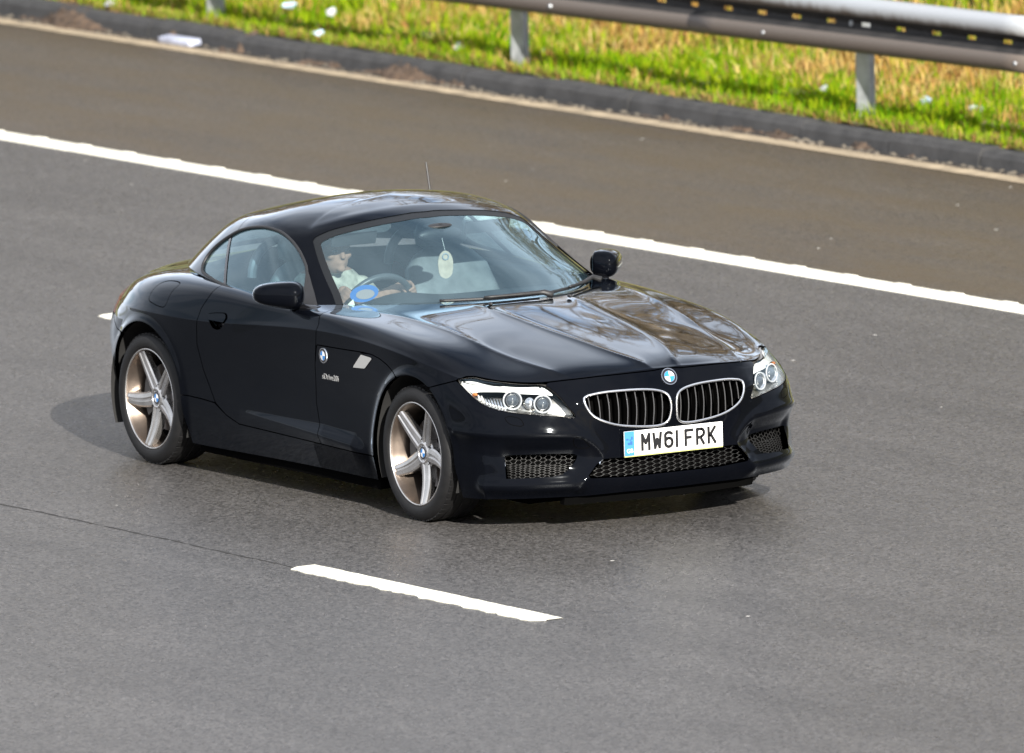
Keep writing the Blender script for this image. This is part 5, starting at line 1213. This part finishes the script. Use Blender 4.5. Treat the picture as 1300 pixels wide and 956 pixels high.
def seat(mir):
    s_ = empty('seat', (0, 0, 0)); own(s_); s_.matrix_parent_inverse = car.matrix_basis.inverted()
    yc = -.37
    def pad(name, rows):
        b_ = MB(); V = []; n = 20
        for (px_, pz_, hw, dx, dz, th) in rows:
            d = np.array([dx, 0, dz], float); d /= np.linalg.norm(d)     # outward direction of the padded face
            for k in range(n):
                t_ = 2*math.pi*k/n; c_, s2 = math.cos(t_), math.sin(t_); V.append(np.array([px_, yc, pz_])+np.array([0, 1, 0])*hw*abs(c_)**.5*np.sign(c_)+d*th*abs(s2)**.55*np.sign(s2)*(1-.25*(1-abs(c_))*(s2 > 0)))
        m = len(rows); b_.add(V, [(i*n+k, i*n+(k+1) % n, (i+1)*n+(k+1) % n, (i+1)*n+k) for i in range(m-1) for k in range(n)]+[tuple(range(n))[::-1], tuple((m-1)*n+k for k in range(n))]); b_.build(name, leather, s_, mirror=mir, sharp=0)
    pad('cushion', [(-1.10, .42, .20, 0, 1, .03), (-1.14, .44, .24, 0, 1, .06), (-1.35, .43, .25, 0, 1, .075), (-1.56, .41, .25, 0, 1, .07), (-1.62, .40, .22, 0, 1, .04)])
    pad('backrest', [(-1.60, .42, .21, 1, .2, .05), (-1.66, .55, .24, 1, .2, .075), (-1.74, .74, .25, 1, .2, .075), (-1.81, .90, .21, 1, .2, .065), (-1.835, .96, .15, 1, .2, .05), (-1.845, .99, .09, 1, .2, .03)])
    pad('headrest', [(-1.85, .98, .08, 1, .1, .03), (-1.85, 1.01, .125, 1, .1, .055), (-1.855, 1.06, .13, 1, .1, .06), (-1.86, 1.105, .11, 1, .1, .05), (-1.86, 1.125, .07, 1, .1, .02)])
both(seat)
for sy in (-1, 1):
    b_ = MB(); A = np.linspace(0, math.pi, 15); b_.tube([(-2.06, sy*.37+.17*math.cos(a), .90+.17*math.sin(a)) for a in A], .022, 10); own(b_.build('roll_hoop', mat('hoop', (.16, .16, .17), .4, metal=.4)))
# steering wheel
SWC = np.array([-1.185, -.37, .815]); swn = np.array([-.90, 0, .43]); r1, u1, n1_ = frame_from(swn)
stw = empty('steering_wheel', (0, 0, 0)); own(stw)
A = np.linspace(0, 2*math.pi, 49)[:-1]
b_ = MB(); b_.tube([SWC+r1*.183*math.cos(a)+u1*.183*math.sin(a) for a in A], .0155, 10, closed=True); b_.build('rim', mat('wheel_leather', (.045, .048, .05), .4), stw, sharp=0)
b_ = MB(); b_.ellipsoid(SWC-n1_*.0, (.075, .065, .03), np.stack([r1, u1, n1_], 1)); b_.build('boss', dashm, stw)
for a in (0, math.pi, -math.pi/2):
    b_ = MB(); b_.tube([SWC+(r1*math.cos(a)+u1*math.sin(a))*.05, SWC+(r1*math.cos(a)+u1*math.sin(a))*.178], .017, 8, squash=(.5, 1)); b_.build('spoke', satin, stw, sharp=0)
# sun visors, added half down to shade the driver's upper face
for mir in (False, True):
    b_ = MB(); th_ = .35; b_.box((-1.395, -.36, 1.128), (.012, .24, .062), [[math.cos(th_), 0, math.sin(th_)], [0, 1, 0], [-math.sin(th_), 0, math.cos(th_)]], bev=.006); own(b_.build('sun_visor', dashm, mirror=mir))
# interior mirror
b_ = MB(); b_.ellipsoid((-1.215, 0, 1.135), (.022, .12, .036)); b_.tube([(-1.20, 0, 1.15), (-1.21, 0, 1.185)], .012, 8); own(b_.build('interior_mirror', blackp, sharp=0))
b_ = MB(); b_.ellipsoid((-1.235, 0, 1.175), (.055, .075, .012), None); own(b_.build('sensor_cover', blackp, sharp=0))
# windscreen permit: blue disc with a pale centre
p, n_ = CAN.hit(462, 370.5); r1p, u1p, n1p = frame_from(n_)
b_ = MB(); A = np.linspace(0, 2*math.pi, 37)[:-1]; p = p-n_*.012
def disc(ra, rb, cx, cy, h, mi): b_.add([p+r1p*(cx+ra*math.cos(a))+u1p*(cy+rb*math.sin(a))+n_*h for a in A], [tuple(range(36))], False, mi)
disc(.070, .058, 0, 0, .001, 0); disc(.046, .033, .008, -.006, .0025, 1)
b_.add([p+r1p*(-.058)+u1p*(-.075)+n_*.002, p+r1p*(-.022)+u1p*(-.075)+n_*.002, p+r1p*(-.042)+u1p*(-.040)+n_*.002], [(0, 1, 2)], False, 2)
own(b_.build('windscreen_sticker', [mat('sticker_blue', (.02, .12, .34), .5), mat('sticker_pale', (.26, .22, .21), .6), mat('sticker_yellow', (.7, .68, .5), .6)], sharp=0))
# hanging air freshener
fr = empty('air_freshener', (-1.17, 0, 1.10), label='pale scalloped air freshener hanging from the interior mirror', cat='air freshener')
fc = np.array([-1.17, 0.0, 1.005]); rf_, uf, nf = frame_from((.95, -.3, 0)); A = np.linspace(0, 2*math.pi, 49)[:-1]
def fr_shape(w_, h): return [fc+rf_*w_*(math.cos(a)*(1+.16*max(0, -math.sin(a))**3*abs(math.cos(a))*4))+uf*h*math.sin(a)*(1 if math.sin(a) > 0 else 1.25) for a in A]
b_ = MB(); O_ = fr_shape(.036, .058); n = len(O_)
V = [q+nf*.003 for q in O_]+[q-nf*.003 for q in O_]; b_.add(V, [tuple(range(n)), tuple(range(2*n-1, n-1, -1))]+[(i, n+i, n+(i+1) % n, (i+1) % n) for i in range(n)], False)
o = b_.build('card', mat('freshener_card', (.40, .33, .25), .6, var=.15, vscale=40), sharp=0); o.parent = fr; o.matrix_parent_inverse = fr.matrix_basis.inverted()
b_ = MB(); b_.tube([fc+uf*.03+nf*.005+rf_*.014*math.cos(a)+uf*.014*math.sin(a) for a in A], .003, 6, closed=True); o = b_.build('rim_ring', mat('freshener_ring', (.22, .26, .30), .5), sharp=0); o.parent = fr; o.matrix_parent_inverse = fr.matrix_basis.inverted()
b_ = MB(); b_.tube([fc+uf*.055, np.array([-1.20, 0, 1.13])], .0012, 5); o = b_.build('string', mat('string', (.6, .6, .58), .8), sharp=0); o.parent = fr; o.matrix_parent_inverse = fr.matrix_basis.inverted()

# ---------------------------------------------------------------- the driver
def driver():
    mbd = MB()
    def cap(a, c, ra, rb, n=12):
        a, c = np.array(a, float), np.array(c, float); L = np.linalg.norm(c-a); k = max(3, int(L/.03)); 
        for q in np.linspace(0, 1, k+1): mbd.ellipsoid(a+(c-a)*q, (ra+(rb-ra)*q,)*3, nu=12, nv=8)
    yc = -.37
    # torso, neck, head
    for (zz, xx, a, c) in ((.45, -1.55, .15, .17), (.55, -1.57, .145, .17), (.65, -1.595, .135, .17), (.75, -1.62, .13, .185), (.83, -1.64, .115, .195), (.89, -1.65, .09, .18)): mbd.ellipsoid((xx, yc, zz), (a, c, .10), nu=24, nv=14)
    cap((-1.645, yc, .92), (-1.62, yc, .985), .058, .055)
    hc = np.array([-1.585, yc, 1.06])
    mbd.ellipsoid(hc+np.array([-.012, 0, .018]), (.098, .076, .098), nu=28, nv=18)      # skull
    mbd.ellipsoid(hc+np.array([.030, 0, -.040]), (.062, .058, .070), nu=24, nv=14)      # jaw
    mbd.ellipsoid(hc+np.array([.082, 0, -.082]), (.018, .022, .016))                    # chin
    mbd.ellipsoid(hc+np.array([.094, 0, -.010]), (.016, .012, .024)); mbd.ellipsoid(hc+np.array([.104, 0, -.025]), (.013, .014, .010))   # nose
    mbd.ellipsoid(hc+np.array([.086, 0, -.052]), (.012, .024, .0075)); mbd.ellipsoid(hc+np.array([.084, 0, -.062]), (.012, .020, .008))  # lips
    for s_ in (-1, 1):
        mbd.ellipsoid(hc+np.array([-.005, s_*.079, -.010]), (.018, .010, .030)); mbd.ellipsoid(hc+np.array([.079, s_*.030, .020]), (.012, .024, .008)); mbd.ellipsoid(hc+np.array([.062, s_*.045, -.02]), (.024, .020, .018))
        # shoulders, arms, thighs
        sh = np.array([-1.63, yc+s_*.175, .865]); el = np.array([-1.44, yc+s_*.255, .70]); g_a = rad(90-s_*62)
        wr = SWC+r1*(s_*.165)*1.0+u1*.085-n1_*(-.055)
        cap(sh, el, .058, .043); cap(el, wr, .042, .028)
        cap((-1.52, yc+s_*.10, .50), (-1.12, yc+s_*.13, .56), .085, .062); cap((-1.12, yc+s_*.13, .56), (-.93, yc+s_*.12, .36), .055, .042)
        # hand closing round the rim
        a_ = math.atan2(.085, s_*.165); tang = -r1*math.sin(a_)+u1*math.cos(a_); radl = r1*math.cos(a_)+u1*math.sin(a_); gp_ = SWC+radl*.183
        palm = gp_+n1_*.030-radl*.0
        mbd.ellipsoid(palm, (.030, .030, .022), np.stack([tang, radl, n1_], 1)); cap(wr, palm, .027, .025)
        for k, (o_, ln) in enumerate(((-.030, .9), (-.010, 1.0), (.010, .97), (.029, .82))):
            b0 = palm+tang*o_+radl*.022
            q1 = gp_+tang*o_+radl*(.026*ln); q2 = gp_+tang*o_+radl*.017-n1_*.024*ln; q3 = gp_+tang*o_-radl*.008-n1_*.026*ln
            cap(b0, q1, .0092, .0088); cap(q1, q2, .0088, .0080); cap(q2, q3, .0080, .0070)
        cap(palm-radl*.02-tang*.02, gp_-radl*.022+tang*.012*s_-n1_*.004, .011, .0085)
    raw = mbd.build('raw_body', None, sharp=0)
    m = raw.modifiers.new('r', 'REMESH'); m.mode = 'VOXEL'; m.voxel_size = .0055; m2 = raw.modifiers.new('s', 'SMOOTH'); m2.iterations = 5; m2.factor = .5
    dg = bpy.context.evaluated_depsgraph_get(); me = bpy.data.meshes.new_from_object(raw.evaluated_get(dg)); bpy.data.objects.remove(raw)
    me.shade_smooth()
    skin = mat('skin', (.27, .155, .11), .75, spec=.15, var=.08, vscale=30); shirt = mat('pale_top', (.34, .32, .26), .8, var=.35, vscale=26, bump=.2, bscale=60); trousers = mat('dark_trousers', (.03, .034, .05), .85, var=.2)
    hair = mat('dark_hair', (.035, .025, .02), .6, var=.4, vscale=60)
    root = empty('person', (-1.5, yc, .42), label='driver in a pale patterned top holding the steering wheel', cat='person')
    me.materials.clear()
    for mm in (shirt, skin, trousers): me.materials.append(mm)
    ctr = np.empty(len(me.polygons)*3); me.polygons.foreach_get('center', ctr); ctr = ctr.reshape(-1, 3)
    mi = np.zeros(len(ctr), int); mi[(ctr[:, 2] > .955)] = 1; mi[(ctr[:, 2] < .60) & (ctr[:, 0] > -1.50)] = 2; mi[ctr[:, 2] < .5] = 2
    fore = (ctr[:, 0] > -1.38) & (ctr[:, 2] > .66); mi[fore] = 1
    me.polygons.foreach_set('material_index', mi)
    o = bpy.data.objects.new('body', me); COL.objects.link(o); o.parent = root; o.matrix_parent_inverse = root.matrix_basis.inverted()
    # hair cap: offset shell of the skull with a fringe line
    b_ = MB(); V = []; nu, nv = 40, 18
    for i in range(nv+1):
        ph = math.pi*.62*i/nv
        for k in range(nu):
            a = 2*math.pi*k/nu; fr_ = max(0, math.cos(a)); lim = 1-.42*fr_**1.5
            p_ = ph*lim; w2 = 1+.03*math.sin(7*a+3*i)*math.sin(p_)
            V.append(hc+np.array([-.016, 0, .022])+np.array([.104*math.sin(p_)*math.cos(a), .084*math.sin(p_)*math.sin(a), .104*math.cos(p_)])*w2)
    b_.add(V, [(i*nu+k, (i+1)*nu+k, (i+1)*nu+(k+1) % nu, i*nu+(k+1) % nu) for i in range(nv) for k in range(nu)]); o = b_.build('hair', hair, sharp=0); o.modifiers.new('t', 'SOLIDIFY').thickness = .008; o.parent = root; o.matrix_parent_inverse = root.matrix_basis.inverted()
    for s_ in (-1, 1):
        b_ = MB(); b_.ellipsoid(hc+np.array([.079, s_*.030, .004]), (.010, .014, .008)); b_.ellipsoid(hc+np.array([.0865, s_*.030, .004]), (.004, .006, .006), mi=1); o = b_.build('eye', [mat('eye_white', (.22, .20, .19), .5), mat('iris', (.05, .035, .02), .2)], sharp=0); o.parent = root; o.matrix_parent_inverse = root.matrix_basis.inverted()
driver()
